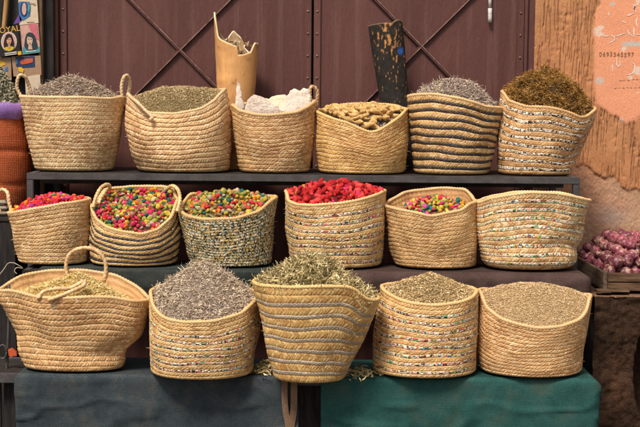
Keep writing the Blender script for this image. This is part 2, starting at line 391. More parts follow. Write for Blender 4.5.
def text_mesh(name, s, loc, size, m, parent, align='CENTER', rot=0.0, depth=0.0006):
    cu = bpy.data.curves.new('t', 'FONT'); cu.body = s; cu.size = size; cu.align_x = align; cu.align_y = 'CENTER'; cu.extrude = depth; cu.resolution_u = 3
    o = bpy.data.objects.new('t', cu); C.objects.link(o)
    dg = bpy.context.evaluated_depsgraph_get(); me = bpy.data.meshes.new_from_object(o.evaluated_get(dg))
    bpy.data.objects.remove(o); bpy.data.curves.remove(cu); me.name = name
    M = Matrix.Rotation(rot, 4, 'Y') @ Matrix.Rotation(R(90), 4, 'X'); me.transform(M)
    ob = link(name, me, m, parent); ob.location = Vector(tuple(loc))-parent.location
    return ob
wall = build_wall()
lw = MB().box((-4.0, Y_WALL, 0), (P(41.5, 60, Y_WALL)[0]-0.10, Y_WALL+0.3, 3.2))
tag(lw.build('plaster_wall', mat_two('left_plaster', (0.30,0.14,0.07), (0.42,0.2,0.1), 5, 0.95, 80, bs=0.6)), 'brown plaster wall behind the pinned picture cards at far left', 'wall')

# ------------------------------------------------------------------ metal door
def build_door():
    zb, zt = 0.03, 2.54
    def leaf(xl, xr, cx, cy, label, studs, seam_right):
        X0 = P(xl, 60, Y_DOOR)[0]; X1 = P(xr, 60, Y_DOOR)[0]
        root = thing('metal_door', label, 'door', ((X0+X1)/2, Y_DOOR, zb)); og = root.location
        pan = MB().box((X0, Y_DOOR, zb), (X1, Y_DOOR+0.03, zt)); pan.build('door_panel', M_door, root, origin=og)
        stl = []
        for a, b in ((X0, X0+0.034), (X1-0.034, X1)):
            stl.append(MB().box((a, Y_DOOR-0.012, zb), (b, Y_DOOR-0.001, zt)).build('stile', M_door, root, origin=og, bevel=0.002))
        MB().box((X0+0.036, Y_DOOR-0.012, zb), (X1-0.036, Y_DOOR-0.001, zb+0.06)).build('bottom_rail', M_door, root, origin=og, bevel=0.002)
        c = P(cx, cy, Y_DOOR); hw = (X1-X0)/2-0.04
        for k, sg in enumerate((1, -1)):
            e = 0.003*k
            for dz, full in ((hw, 1),):
                a = c+np.array((-hw, 0, -hw*sg*1.0)); b = c+np.array((hw, 0, hw*sg*1.0))
                br_ = MB().bar(a+np.array((0,-0.0012,0)), b+np.array((0,-0.0012,0)), 0.017, 0.012+e).build('cross_brace', M_door, root, origin=og, bevel=0.001)
                MB().bar(a+np.array((0,-0.0135-e,-0.004*sg)), b+np.array((0,-0.0135-e,-0.004*sg)), 0.004, 0.004).build('brace_edge', M_dooredge, br_, origin=og)
        for z in np.arange(0.2, 2.5, 0.11):
            for xx, sp_ in zip((X0+0.017, X1-0.017), stl):
                V, Fc = tube_arrays(np.array([(xx, Y_DOOR-0.0125, z), (xx, Y_DOOR-0.0165, z)]), [0.0062, 0.0035], 8)
                link('rivet', mesh_np('rivet', V-np.array(og), Fc), M_dooredge, sp_)
        return root
    l = leaf(60.5, 311.2, 180, 50, 'left leaf of the maroon metal door with crossed ribs', None, True)
    r = leaf(313.6, 523, 421, 46.5, 'right leaf of the maroon metal door with hanging white bolt', None, False)
    # hanging bolt on the right leaf
    a = P(490, -14, Y_DOOR-0.02); b = P(490, 7.5, Y_DOOR-0.02); cc = P(490, 22.5, Y_DOOR-0.02)
    b1 = tube('bolt', [a, b], 0.0085, M_latch, r, origin=r.location, n=4, nseg=10)
    b2 = tube('bolt_tip', [b+np.array((0,0,-.004)), cc], 0.0105, M_latch, r, origin=r.location, n=4, nseg=10)
    # frame
    x0 = P(54.5, 60, Y_DOOR)[0]; x1 = P(60, 60, Y_DOOR)[0]; x2 = P(523.6, 60, Y_DOOR)[0]; x3 = P(534.4, 60, Y_DOOR)[0]
    fr = thing('door_frame', 'dark maroon steel frame around the double metal door', 'door frame', ((x0+x3)/2, Y_DOOR, 0)); og = fr.location
    MB().box((x0, Y_DOOR-0.04, 0), (x1-0.002, Y_DOOR+0.05, 2.56)).build('jamb', M_door, fr, origin=og, bevel=0.003)
    MB().box((x2, Y_DOOR-0.012, 0), (x2+0.017, Y_DOOR+0.05, 2.56)).build('jamb', M_door, fr, origin=og, bevel=0.003)
    MB().box((x2+0.02, Y_DOOR-0.035, 0), (x3-0.002, Y_DOOR+0.05, 2.56)).build('jamb', M_door, fr, origin=og, bevel=0.003)
    xs0 = P(309, 60, Y_DOOR)[0]; xs1 = P(316, 60, Y_DOOR)[0]
    MB().box((xs0, Y_DOOR+0.032, 0.03), (xs1, Y_DOOR+0.05, 2.56)).build('seam_light_block', M_wood_d, fr, origin=og)  # added dark strip behind the leaf seam, blocks light coming through
    MB().box((x0, Y_DOOR-0.03, 2.565), (x3, Y_DOOR+0.05, 2.62)).build('head_rail', M_door, fr, origin=og)
build_door()

# ------------------------------------------------------------------ tiered stand
def build_stand():
    xm = 0
    root = thing('tiered_stand', 'dark steel three-tier stand carrying all the baskets', 'stand', (0, 0.3, 0)); og = root.location
    def rail(lo, hi, nm='rail', m=M_steel): MB().box(lo, hi).build(nm, m, root, origin=og, bevel=0.0025)
    # tier three: open angle-iron frame with a sheet top
    xa, xb = P(26.5, 180, Y3F)[0], P(580, 180, Y3F)[0]; t = 0.030
    rail((xa, Y3F, Z3-t), (xb, Y3F+t, Z3)); rail((xa, Y3B-t, Z3-t), (xb, Y3B, Z3))
    for x in (xa, xb-t): rail((x, Y3F+t+.001, Z3-t), (x+t, Y3B-t-.001, Z3))
    for x in (xa, xb-t):
        for y in (Y3F, Y3B-t): rail((x, y, 0), (x+t, y+t, Z3-t-.001), 'leg')
    for k in range(6):
        y = Y3F+0.034+k*0.088; rail((xa+t+.002, y, Z3-0.016), (xb-t-.002, y+0.084, Z3-0.002), 'shelf_board', M_wood_db)
    rail((xa+t+.002, Y3F+0.21, Z3-0.06), (xb-t-.002, Y3F+0.235, Z3-0.035), 'rail')
    # tier two
    xa, xb = P(22, 280, Y2F)[0], P(586, 280, Y2F)[0]; z = Z2-0.014
    rail((xa, Y2F, z-0.075), (xb, Y2F+0.025, z)) if False else rail((xa, Y2F, z-0.085), (xb, Y2F+0.022, z), 'front_board', M_wood_db)
    rail((xa, Y2B-t, z-t), (xb, Y2B, z))
    for x in (xa, xb-t):
        rail((x, Y2F+.024, z-t), (x+t, Y2B-t-.001, z))
        for y in (Y2F+.024, Y2B-t-.001): rail((x, y, 0), (x+t, y+t, z-t-.001), 'leg')
    for k in range(4):
        y = Y2F+0.026+k*0.078; rail((xa+t+.002, y, z-0.02), (xb-t-.002, y+0.074, z-0.002), 'shelf_board', M_wood_db)
    # tier one
    xa, xb = P(-40, 375, Y1F)[0], P(588, 380, Y1F)[0]; z = Z1-0.010
    rail((xa, Y1F, z-0.036), (xb, Y1F+t, z)); rail((xa, Y1B-t, z-t), (xb, Y1B, z))
    for x in (xa, xb-t):
        rail((x, Y1F+t+.001, z-t), (x+t, Y1B-t-.001, z))
        for y in (Y1F, Y1B-t): rail((x, y, 0), (x+t, y+t, z-0.037), 'leg')
    for k in range(4):
        y = Y1F+0.032+k*0.069; rail((xa+t+.002, y, z-0.02), (xb-t-.002, y+0.066, z-0.002), 'shelf_board', M_wood_db)
    # boards closing the front under tier one
    xx = xa+t+.01; k = 0
    while xx < xb-t-0.13:
        w = 0.105; rail((xx, Y1F+0.06, 0.005), (xx+w, Y1F+0.078, z-0.04), 'front_plank', M_wood_d); xx += w+0.012
    return root
stand = build_stand()

# ------------------------------------------------------------------ cloths
def cloth(name, label, cat, m, pxl, pxr, Ye, ztop, back, zbot, rad=0.02, bulge=0.010, seed=0, amp=0.012, rend=0.0, thick=0.005, under=0.0, lend=0.0):
    xl = P(pxl, 300, Ye)[0]; xr = P(pxr, 300, Ye)[0]
    nx = int((xr-xl)/0.008)+2; xs = np.linspace(xl, xr, nx)
    prof = [(Ye+back, ztop)]
    prof += [(y, ztop) for y in np.linspace(Ye+back, Ye+rad, 14)[1:]]
    prof += [(Ye+rad-rad*1.0*math.sin(a), ztop-rad+rad*math.cos(a)) for a in np.linspace(0.15, math.pi/2, 7)]
    prof += [(Ye-0.002, zz) for zz in np.linspace(ztop-rad, zbot, max(6, int((ztop-rad-zbot)/0.009)))[1:]]
    if under: prof += [(Ye+q, zbot-0.010*math.sin(q/under*3.1)) for q in np.linspace(0, under, 5)[1:]]
    pr = np.array(prof); nv = len(pr)
    X = np.tile(xs, nv); Yv = np.repeat(pr[:, 0], nx); Z = np.repeat(pr[:, 1], nx)
    V = np.stack([X, Yv, Z], -1); top = np.repeat(np.clip((pr[:, 0]-Ye)/rad, 0, 1), nx); hang = 1-top
    dn = np.clip((ztop-Z)/0.25, 0, 1)
    q = np.stack([X*1.0, Z*0.35, np.zeros_like(X)], -1)
    V[:, 1] -= hang*(bulge+amp*3.2*(0.35+dn)*np.clip(fbm(q, 5, seed, 3)-0.40, 0, 1)+0.010*np.clip(1-np.abs(fbm(V*np.array((.6, 1, 2.2)), 5, seed+7, 2)-.5)*14, 0, 1)*(0.3+dn)+0.007*fbm(V, 22, seed+3, 2))
    V[:, 2] += (1-hang)*0.003*fbm(V, 12, seed+5, 2)
    V[:, 0] += 0.010*(fbm(np.stack([Z, Z*0, Z*0], -1), 10, seed+9)-0.5)
    V[:, 2] -= hang*dn*0.008*fbm(np.stack([X, X*0, X*0], -1), 6, seed+2)
    if rend:   # rounded outer corner: the cloth falls round the end of the stand
        e = np.clip((X-(xr-rend))/rend, 0, 1); V[:, 2] = np.minimum(V[:, 2], ztop-rend*(1-np.sqrt(1-e*e*.999))); V[:, 1] += hang*e**3*rend*0.35; V[:, 0] -= hang*dn*e*0.022
    if lend:
        e = np.clip(((xl+lend)-X)/lend, 0, 1); V[:, 2] = np.minimum(V[:, 2], ztop-lend*(1-np.sqrt(1-e*e*.999)))
    og = np.array(((xl+xr)/2, Ye, ztop)); 
    o = link(name, mesh_np(name, V-og, grid_faces(nx, nv)), m, loc=og)
    md = o.modifiers.new('thickness', 'SOLIDIFY'); md.thickness = thick; md.offset = -1 if False else 1
    return tag(o, label, cat)
cloth('sacking_cloth', 'faded blue-grey sacking draped over the front edge, left side', 'cloth', M_denim, 15, 299, Y1F, Z1-0.006, 0.33, 0.10, 0.014, 0.008, 3, lend=0.02, thick=0.004)
cloth('sacking_cloth', 'teal green sacking draped over the front edge, right side', 'cloth', M_teal, 322, 606, Y1F, Z1-0.006, 0.33, 0.08, 0.016, 0.010, 21, amp=0.016, rend=0.060, thick=0.004)
cloth('folded_blanket', 'thick dark brown blanket folded over the middle tier edge', 'blanket', M_brown, 292, 592, Y2F-0.012, Z2-0.006, 0.30, Z2-0.085, 0.030, 0.012, 31, rend=0.05, thick=0.005, under=0.02)
cloth('dark_sheet', 'dark grey-green sheet over the middle tier edge at left', 'cloth', M_dgreen, 40, 286, Y2F-0.004, Z2-0.006, 0.30, Z2-0.115, 0.010, 0.004, 41, amp=0.006, thick=0.004)

# ------------------------------------------------------------------ baskets
PAL_BEAD = [(0.56,0.42,0.26,.34), (0.78,0.70,0.60,.20), (0.020,0.018,0.02,.17), (0.55,0.06,0.06,.07), (0.62,0.20,0.22,.06), (0.05,0.28,0.14,.06), (0.05,0.20,0.30,.05), (0.65,0.42,0.05,.05)]
PAL_BW = [(0.60,0.46,0.30,.24), (0.82,0.78,0.72,.36), (0.015,0.014,0.016,.28), (0.40,0.26,0.14,.12)]
PAL_GRN = [(0.68,0.54,0.36,.34), (0.84,0.78,0.68,.32), (0.06,0.36,0.12,.10), (0.60,0.07,0.05,.07), (0.05,0.22,0.40,.05), (0.05,0.05,0.05,.06), (0.75,0.48,0.06,.06)]
PAL_MIX = [(0.52,0.33,0.08,.24), (0.70,0.60,0.44,.30), (0.025,0.024,0.02,.20), (0.13,0.26,0.22,.06), (0.42,0.30,0.16,.16), (0.14,0.16,0.07,.07)]
PALS = {'w': PAL_BEAD, 'k': PAL_BW, 'n': PAL_GRN, 'm': PAL_MIX}
def palette(pal, n, r):
    p = np.array(pal); w = p[:, 3]/p[:, 3].sum(); c = p[r.choice(len(p), n, p=w), :3]
    return c*r.uniform(0.75, 1.2, (n, 1))

def periodic_smooth(z, k):
    w = np.hanning(2*k+1); w /= w.sum(); return np.convolve(np.r_[z[-k:], z, z[:k]], w, 'valid')

BASKETS = {}
def basket(key, label, L, Rr, front, back, zb, Yc=None, base_py=None, dr=0.8, rows='r'*16, tint=(1,1,1), ridge=0.0007, seed=0, handles=(), rim_r=0.0078, dent=0.005, group=None, pale=0.0):
    r = np.random.default_rng(seed+100)
    Lt, Lx = np.array(L).T; Rt, Rx = np.array(Rr).T
    if Yc is None:
        Yc = 0.0
        for _ in range(6):
            xm = (Lx[0]+Rx[0])/2; Yf = PZ(xm, base_py, zb)[1]
            a0 = (P(Rx[0], base_py, Yc)[0]-P(Lx[0], base_py, Yc)[0])/2; Yc = Yf+dr*a0
    pyc = 0.5*(front[len(front)//2][1]+front[0][1])
    def prof(T, Xp, t):
        ts = np.linspace(0, 1, 101); v = np.interp(ts, T, Xp); k = 7
        ve = np.r_[2*v[0]-v[k:0:-1], v, 2*v[-1]-v[-2:-k-2:-1]]; w = np.hanning(2*k+1); w /= w.sum()
        v = np.convolve(ve, w, 'valid'); return np.interp(t, ts, v)
    kx = P(CX+100, pyc, Yc)[0]-P(CX, pyc, Yc)[0]; xo = P(CX, pyc, Yc)[0]
    toX = lambda px: xo+(px-CX)/100*kx
    # angles: fine in front, coarse behind
    circ = math.pi*(kx/100*(Rx[-1]-Lx[-1]))*(1+dr)/2; Ns = max(40, int(circ/0.0128))
    fine = np.linspace(-math.pi-0.45, 0.45, int(Ns*0.66*4.7)); coarse = np.linspace(0.45, math.pi-0.45, 56)[1:-1]
    th = np.r_[fine, coarse]; nth = len(th)
    aR = (toX(Rx[-1])-toX(Lx[-1]))/2; cR = (toX(Rx[-1])+toX(Lx[-1]))/2; bR = aR*dr
    # rim height round the basket
    def rimz(pts, sgn):
        cs, zs = [], []
        for (x, y) in pts:
            c = np.clip((toX(x)-cR)/aR, -1, 1)
            for _ in range(4):
                Y = Yc+sgn*bR*math.sqrt(max(0, 1-c*c)); q = P(x, y, Y); c = np.clip((q[0]-cR)/aR, -1, 1)
            cs.append(c); zs.append(q[2])
        o = np.argsort(cs); return np.array(cs)[o], np.array(zs)[o]
    fc, fz = rimz(front, -1); bc, bz = rimz(back, 1)
    TH = np.linspace(0, 2*np.pi, 361)[:-1]; cc = np.cos(TH); ss = np.sin(TH)
    zl, zr_ = fz[0], fz[-1]
    zz = np.where(ss <= 0, np.interp(cc, fc, fz), np.interp(cc, np.r_[-1, bc[1:-1], 1], np.r_[zl, bz[1:-1], zr_]))
    zz = periodic_smooth(zz, 9)
    rim_of = lambda t_: np.interp(np.mod(t_, 2*np.pi), np.r_[TH, 2*np.pi], np.r_[zz, zz[0]])
    ph = r.uniform(0, 6.28, 12)
    def radial(t_, t):
        return dent*(0.7*np.sin(2*t_+ph[0]+3*t)*np.sin(2.2*t+ph[1])+0.55*np.sin(5*t_+ph[2]-4*t)*np.sin(5*t+ph[3])+0.35*np.sin(9*t_+ph[4]+5*t))*np.clip(t*4, 0, 1)
    def surf(t_, t, off=0.0):
        l = toX(prof(Lt, Lx, t)); q = toX(prof(Rt, Rx, t)); a = (q-l)/2; cx = (q+l)/2
        foot = 1-0.10*np.exp(-t/0.012)
        c, s = np.cos(t_), np.sin(t_); e = 0.93
        cx_ = np.sign(c)*np.abs(c)**e; sy_ = np.sign(s)*np.abs(s)**e
        nx, ny = cx_, sy_*1.0/dr; nl = np.hypot(nx, ny)
        d = off+radial(t_, t)
        x = cx+a*foot*cx_+nx/nl*d; y = Yc+a*dr*foot*sy_+ny/nl*d
        z = zb+t*(rim_of(t_)-zb)
        z = z+np.sin(np.pi*np.clip(t, 0, 1))*0.004*(np.sin(3*t_+ph[5]+6*t)+0.6*np.sin(7*t_+ph[6]-9*t))
        return np.stack([x, y, z], -1)
    org = np.array((cR, Yc, zb)); root = thing('woven_basket', label, 'basket', org, group)
    wts = np.array([1.0 if ch == 'r' else (0.74 if ch in 'wkn' else (0.60 if ch == 'b' else (0.5 if ch == 'g' else 0.8))) for ch in rows[::-1]])
    edges = np.r_[0, np.cumsum(wts)]/wts.sum(); SEG = 6
    base = np.array((0.69, 0.440, 0.215))*np.array(tint)
    brown = np.array((0.42, 0.220, 0.094))*np.array(tint); palec = np.array((0.82, 0.63, 0.38))*np.array(tint)
    bands = []; bV, bF, bC, nb = [], [], [], 0; mV, mF, mC, nm = [], [], [], 0
    for k, ch in enumerate(rows[::-1]):
        s = np.linspace(0, 1, SEG+1); t = edges[k]+(edges[k+1]-edges[k])*s
        T_, S_ = np.meshgrid(th, s); T2 = np.repeat(t, nth).reshape(S_.shape)
        off_row = r.uniform(0, 1); sg = 1 if r.random() < 0.85 else -1
        wobble = 0.25*np.sin(T_*23+ph[7]+k)
        phs = (T_+math.pi)/(2*np.pi)*Ns+off_row+wobble
        chev = phs+sg*1.9*np.abs(S_-0.5)
        hump = 4*S_*(1-S_); fr_ = chev-np.floor(chev); st = np.where(fr_ < 0.7, np.sin(np.pi/2*fr_/0.7), np.cos(np.pi/2*(fr_-0.7)/0.3))
        rid = ridge*(1.0 if ch == 'r' else 1.15)*(0.8+0.4*r.random())
        off = rid*np.clip(hump*2.2, 0, 1)**0.5+(0.0040 if ch == 'r' else 0.0028)*st*np.clip(0.50+hump*3.0, 0, 1)+(0 if ch == 'r' else 0.0010)*np.clip(hump*3, 0, 1)*(0.75+0.5*_hash(np.floor(chev).astype(np.int64), np.full(S_.shape, k), (S_ > .5).astype(np.int64), seed))
        V = surf(T_.ravel(), T2.ravel(), off.ravel())-org
        fq = grid_faces(nth, SEG+1, True)
        if ch == 'r':
            cell = np.floor(chev).astype(np.int64); half = (S_ > 0.5).astype(np.int64)
            h1 = _hash(cell, half+k*7, np.zeros_like(cell), seed+3); h2 = _hash(cell, half+k*5, np.ones_like(cell), seed+9)
            blot = fbm(V, 7, seed+40, 3).reshape(S_.shape); rv = r.normal(0, 0.10)
            mixb = np.clip(0.36+(h1-0.5)*1.1+(blot-0.5)*1.5+rv, 0, 1)[..., None]
            c = base*(1-mixb)+brown*mixb; pm = np.clip((h2-0.66)*2.4+pale, 0, 1)[..., None]; c = c*(1-pm)+palec*pm
            bV.append(V); bF.append(fq+nb); bC.append(np.clip(c.reshape(-1, 3), 0, 0.9)); nb += len(V)
        elif ch == 'm':
            mV.append(V); mF.append(fq+nm); nm += len(V)
            nf = len(fq); rowi = np.repeat(np.arange(SEG), nth); coli = np.tile(np.arange(nth), SEG)
            idn = ((coli+(rowi//3)*1)//2)*10+rowi//3; cp = palette(PAL_MIX, idn.max()+1, r); mC.append(cp[idn])
        else:
            nf = len(fq); rowi = np.repeat(np.arange(SEG), nth); coli = np.tile(np.arange(nth), SEG)
            if ch == 'b': fcol = np.array((0.024, 0.021, 0.021))*r.uniform(0.6, 2.4, (nf, 1)); sw = r.random(nf) < .06; fcol[sw] = brown*.7; nm_ = 'dark_band'
            elif ch == 'g':
                fcol = np.array((0.37, 0.29, 0.215))*r.uniform(0.65, 1.2, (nf, 1)); rn_ = np.cumsum(r.random(nth) < 0.12)[coli]; lt = (r.random(rn_.max()+1) < 0.3)[rn_] & (rowi >= 3); fcol[lt] = np.array((0.52, 0.42, 0.31))*r.uniform(.8, 1.1, (lt.sum(), 1)); nm_ = 'grey_band'
                dk = (rowi < 1); fcol[dk] = base*.9
            else:
                runs = np.cumsum(r.random(nth) < 0.60); idn = runs[coli]*4+(rowi >= 3)*1; cp = palette(PALS[ch], idn.max()+1, r); fcol = cp[idn]; nm_ = 'speckled_band'
                jj = r.random(nth)[coli]; edge = ((rowi == 0) & (jj < .7)) | ((rowi == SEG-1) & (jj > .3)); fcol[edge] = base*r.uniform(0.75, 1.05, (edge.sum(), 1))
            bands.append((nm_, V, fq, np.clip(fcol, 0, 0.9)))
    # inner wall
    nin = 40; t = np.linspace(1.0, 0.30, nin); ti = np.linspace(0, 2*np.pi, 161)[:-1]
    T_, S_ = np.meshgrid(ti, t); nrow = len(rows)
    rid = -0.011+0.003*np.abs(np.sin(S_*nrow*np.pi))**.6+0.0018*np.sin(T_*60+3*np.abs(np.mod(S_*nrow, 1)-.5))
    V = surf(T_.ravel(), S_.ravel(), rid.ravel())-org; hh = np.clip(0.2+r.random(len(V))*0.6+(fbm(V, 9, seed+2, 2)-.5), 0, 1)[:, None]
    bV.append(V); bF.append(grid_faces(160, nin, True)[:, ::-1]+nb); bC.append(base*(1-hh)+brown*hh); nb += len(V)
    # loose straw ends
    ns = 70; tt = r.uniform(0.05, 0.98, ns); ta = r.uniform(-math.pi-0.3, 0.3, ns)
    p0 = surf(ta, tt, 0.003)-org; d = r.normal(0, 1, (ns, 3))*np.array((0.8, 0.8, 0.6))+np.stack([np.cos(ta)*1.2, np.sin(ta)*1.2, np.full(ns, 0.2)], -1); d /= np.linalg.norm(d, axis=1)[:, None]
    ln = r.uniform(0.006, 0.022, ns)[:, None]; side = np.cross(d, r.normal(0, 1, (ns, 3))); side /= np.linalg.norm(side, axis=1)[:, None]
    V = np.concatenate([p0-side*0.0009, p0+side*0.0009, p0+d*ln]); i = np.arange(ns)
    tri = np.stack([i, i+ns, i+2*ns], -1)+nb
    sV, sC = V, np.tile(palec*0.95, (3*ns, 1))
    if rows.count('m') > len(rows)//2:
        link('speckled_wall', mesh_np('speckled_wall', np.concatenate(mV), np.concatenate(mF), fcol=np.concatenate(mC)), M_straw, root)
    bw = link('basket_wall', mesh_np('basket_wall', np.concatenate(bV+[sV]), [np.concatenate(bF), tri], col=np.concatenate(bC+[sC])), M_straw, root)
    for nm_, V, fq, fcol in bands: link(nm_, mesh_np(nm_, V, fq, fcol=fcol), M_straw, bw)
    # rim cord
    tr = np.linspace(0, 2*np.pi, 601)[:-1]; path = surf(tr, np.ones(600), -0.002); path[:, 2] += 0.002
    V, fq = tube_arrays(path, rim_r*(1+.07*np.sin(tr*17+ph[8])), 8, 0.026, 0.15, closed=True); V -= org
    hh = np.clip(fbm(V, 60, seed+70, 2)*1.1-0.15, 0, 1)[:, None]; hb = (0.5+0.5*np.cos(np.repeat(np.arange(600), 8)*1.25+np.tile(np.arange(8), 600)*.79))[:, None]*0.6
    cr = palec*(1-hh*0.6)+brown*hh*0.6; cr = cr*(1-hb)+brown*1.1*hb; cr = cr*.55+base*.45*(0.8+.4*hh)
    link('rim', mesh_np('rim', V, fq, col=np.clip(cr, 0, 0.9)), M_straw, root)
    # bottom
    tb = np.linspace(0, 2*np.pi, 65)[:-1]; V = surf(tb, np.zeros(64), -0.002)-org; V[:, 2] += 0.004; V = np.r_[V, [V.mean(0)]]
    k = np.arange(64); link('bottom', mesh_np('bottom', V, np.stack([k, (k+1) % 64, np.full(64, 64)], -1), col=np.tile(brown, (65, 1))), M_straw, root)
    for hd in handles:
        pts = [P(x, y, Yc+yo) for (x, y, yo) in hd]
        def cf(V_, b=base, p=palec, br=brown, s=seed):
            q = np.clip(fbm(V_, 70, s+5, 2)*1.3-0.2, 0, 1)[:, None]; return np.clip(p*(1-q)+br*q, 0, 0.9)
        tube('handle', pts, 0.0080, M_straw, root, org, 70, 8, 0.032, 0.20, cf)
    info = dict(root=root, cR=cR, Yc=Yc, aR=aR, bR=bR, zb=zb, rim=rim_of, surf=surf, org=org)
    BASKETS[key] = info; return info

# ------------------------------------------------------------------ fillings
def frames(n, r, tilt=0.5):
    d = r.normal(0, 1, (n, 3)); d[:, 2] *= tilt; d /= np.linalg.norm(d, axis=1)[:, None]
    u = r.normal(0, 1, (n, 3)); s = np.cross(d, u); s /= np.linalg.norm(s, axis=1)[:, None]; return d, s, np.cross(d, s)
def bits_spindle(pos, r, ln, rad, cols, tilt=0.38, bend=0.25):
    n = len(pos); d, s, u = frames(n, r, tilt); L = (ln*r.uniform(0.55, 1.35, n))[:, None]; q = (rad*r.uniform(0.6, 1.4, n))[:, None]
    b = s*L*bend*r.uniform(-1, 1, (n, 1))
    ring = [pos+d*L*r.uniform(-.15, .15, (n, 1))+b*0.8+q*1.15*(math.cos(a)*s+math.sin(a)*u) for a in (0, 2.094, 4.189)]
    V = np.stack([pos-d*L*0.5]+ring+[pos+d*L*0.5], 1)
    f = np.array([[0,2,1],[0,3,2],[0,1,3],[4,1,2],[4,2,3],[4,3,1]])
    Fc = (np.arange(n)[:, None, None]*5+f[None]).reshape(-1, 3)
    return V.reshape(-1, 3), Fc, np.repeat(cols, 5, 0)
def bits_leaf(pos, r, ln, wd, cols, tilt=0.6):
    n = len(pos); d, s, u = frames(n, r, tilt); L = (ln*r.uniform(0.5, 1.4, n))[:, None]; W = (wd*r.uniform(0.5, 1.4, n))[:, None]
    c1 = u*L*r.uniform(-0.3, 0.3, (n, 1)); tw = r.uniform(-1.2, 1.2, (n, 1)); s2 = s*np.cos(tw)+u*np.sin(tw)
    V = np.stack([pos-d*L*.5, pos-d*L*.15+s*W*.5+c1, pos-d*L*.15-s*W*.5+c1, pos+d*L*.2+s2*W*.5+c1, pos+d*L*.2-s2*W*.5+c1, pos+d*L*.5], 1)
    f = np.array([[0,2,1],[1,2,4],[1,4,3],[3,4,5]]); Fc = (np.arange(n)[:, None, None]*6+f[None]).reshape(-1, 3)
    return V.reshape(-1, 3), Fc, np.repeat(cols, 6, 0)
def ico(sub):
    t = (1+5**.5)/2
    V = [(-1,t,0),(1,t,0),(-1,-t,0),(1,-t,0),(0,-1,t),(0,1,t),(0,-1,-t),(0,1,-t),(t,0,-1),(t,0,1),(-t,0,-1),(-t,0,1)]
    Fc = [(0,11,5),(0,5,1),(0,1,7),(0,7,10),(0,10,11),(1,5,9),(5,11,4),(11,10,2),(10,7,6),(7,1,8),(3,9,4),(3,4,2),(3,2,6),(3,6,8),(3,8,9),(4,9,5),(2,4,11),(6,2,10),(8,6,7),(9,8,1)]
    V = [np.array(v)/np.linalg.norm(v) for v in V]
    for _ in range(sub):
        cache = {}; nf = []
        def mid(a, b):
            k = (min(a, b), max(a, b))
            if k not in cache: m = V[a]+V[b]; V.append(m/np.linalg.norm(m)); cache[k] = len(V)-1
            return cache[k]
        for a, b, c in Fc: ab, bc_, ca = mid(a, b), mid(b, c), mid(c, a); nf += [(a,ab,ca),(b,bc_,ab),(c,ca,bc_),(ab,bc_,ca)]
        Fc = nf
    return np.array(V), np.array(Fc)
ICO1 = ico(1)
def bits_bud(pos, r, size, cols, elong=1.35, rough=0.22):
    n = len(pos); T, f = ICO1; k = len(T); d, s, u = frames(n, r, 0.8)
    sz = (size*r.uniform(0.6, 1.35, n))[:, None, None]
    rr = 1+rough*r.uniform(-1, 1, (n, k, 1)); el = elong*r.uniform(0.8, 1.25, (n, 1, 1)); fl = r.uniform(0.6, 1.0, (n, 1, 1))
    A = T[None]*rr; tap = 1-0.35*np.clip(A[:, :, :1], -0.2, 1)
    V = pos[:, None]+sz*(A[:, :, :1]*el*d[:, None]+A[:, :, 1:2]*tap*s[:, None]+A[:, :, 2:3]*tap*fl*u[:, None])
    cv = np.clip(cols[:, None]*(1+0.9*(rr-1))*r.uniform(0.85, 1.15, (n, k, 1)), 0, 0.95)
    return V.reshape(-1, 3), (np.arange(n)[:, None, None]*k+f[None]).reshape(-1, 3), cv.reshape(-1, 3)
def bits_strand(pos, r, ln, rad, cols, seg=4, curl=1.0):
    n = len(pos); d, s, u = frames(n, r, 0.45); p = pos.copy(); ph = []
    for k in range(seg+1):
        ph.append(p.copy()); p = p+d*ln/seg; d = d+curl*r.normal(0, 0.75, (n, 3)); d /= np.linalg.norm(d, axis=1)[:, None]
    V = []
    for k, q in enumerate(ph):
        w = rad*(1-0.6*abs(k/seg-0.4))
        for a in (0, 2.094, 4.189): V.append(q+w*(math.cos(a)*s+math.sin(a)*u))
    V = np.stack(V, 1); kk = 3*(seg+1); f = []
    for k in range(seg):
        for j in range(3): f.append((k*3+j, k*3+(j+1) % 3, k*3+3+(j+1) % 3, k*3+3+j))
    return V.reshape(-1, 3), (np.arange(n)[:, None, None]*kk+np.array(f)[None]).reshape(-1, 4), np.repeat(cols, kk, 0)

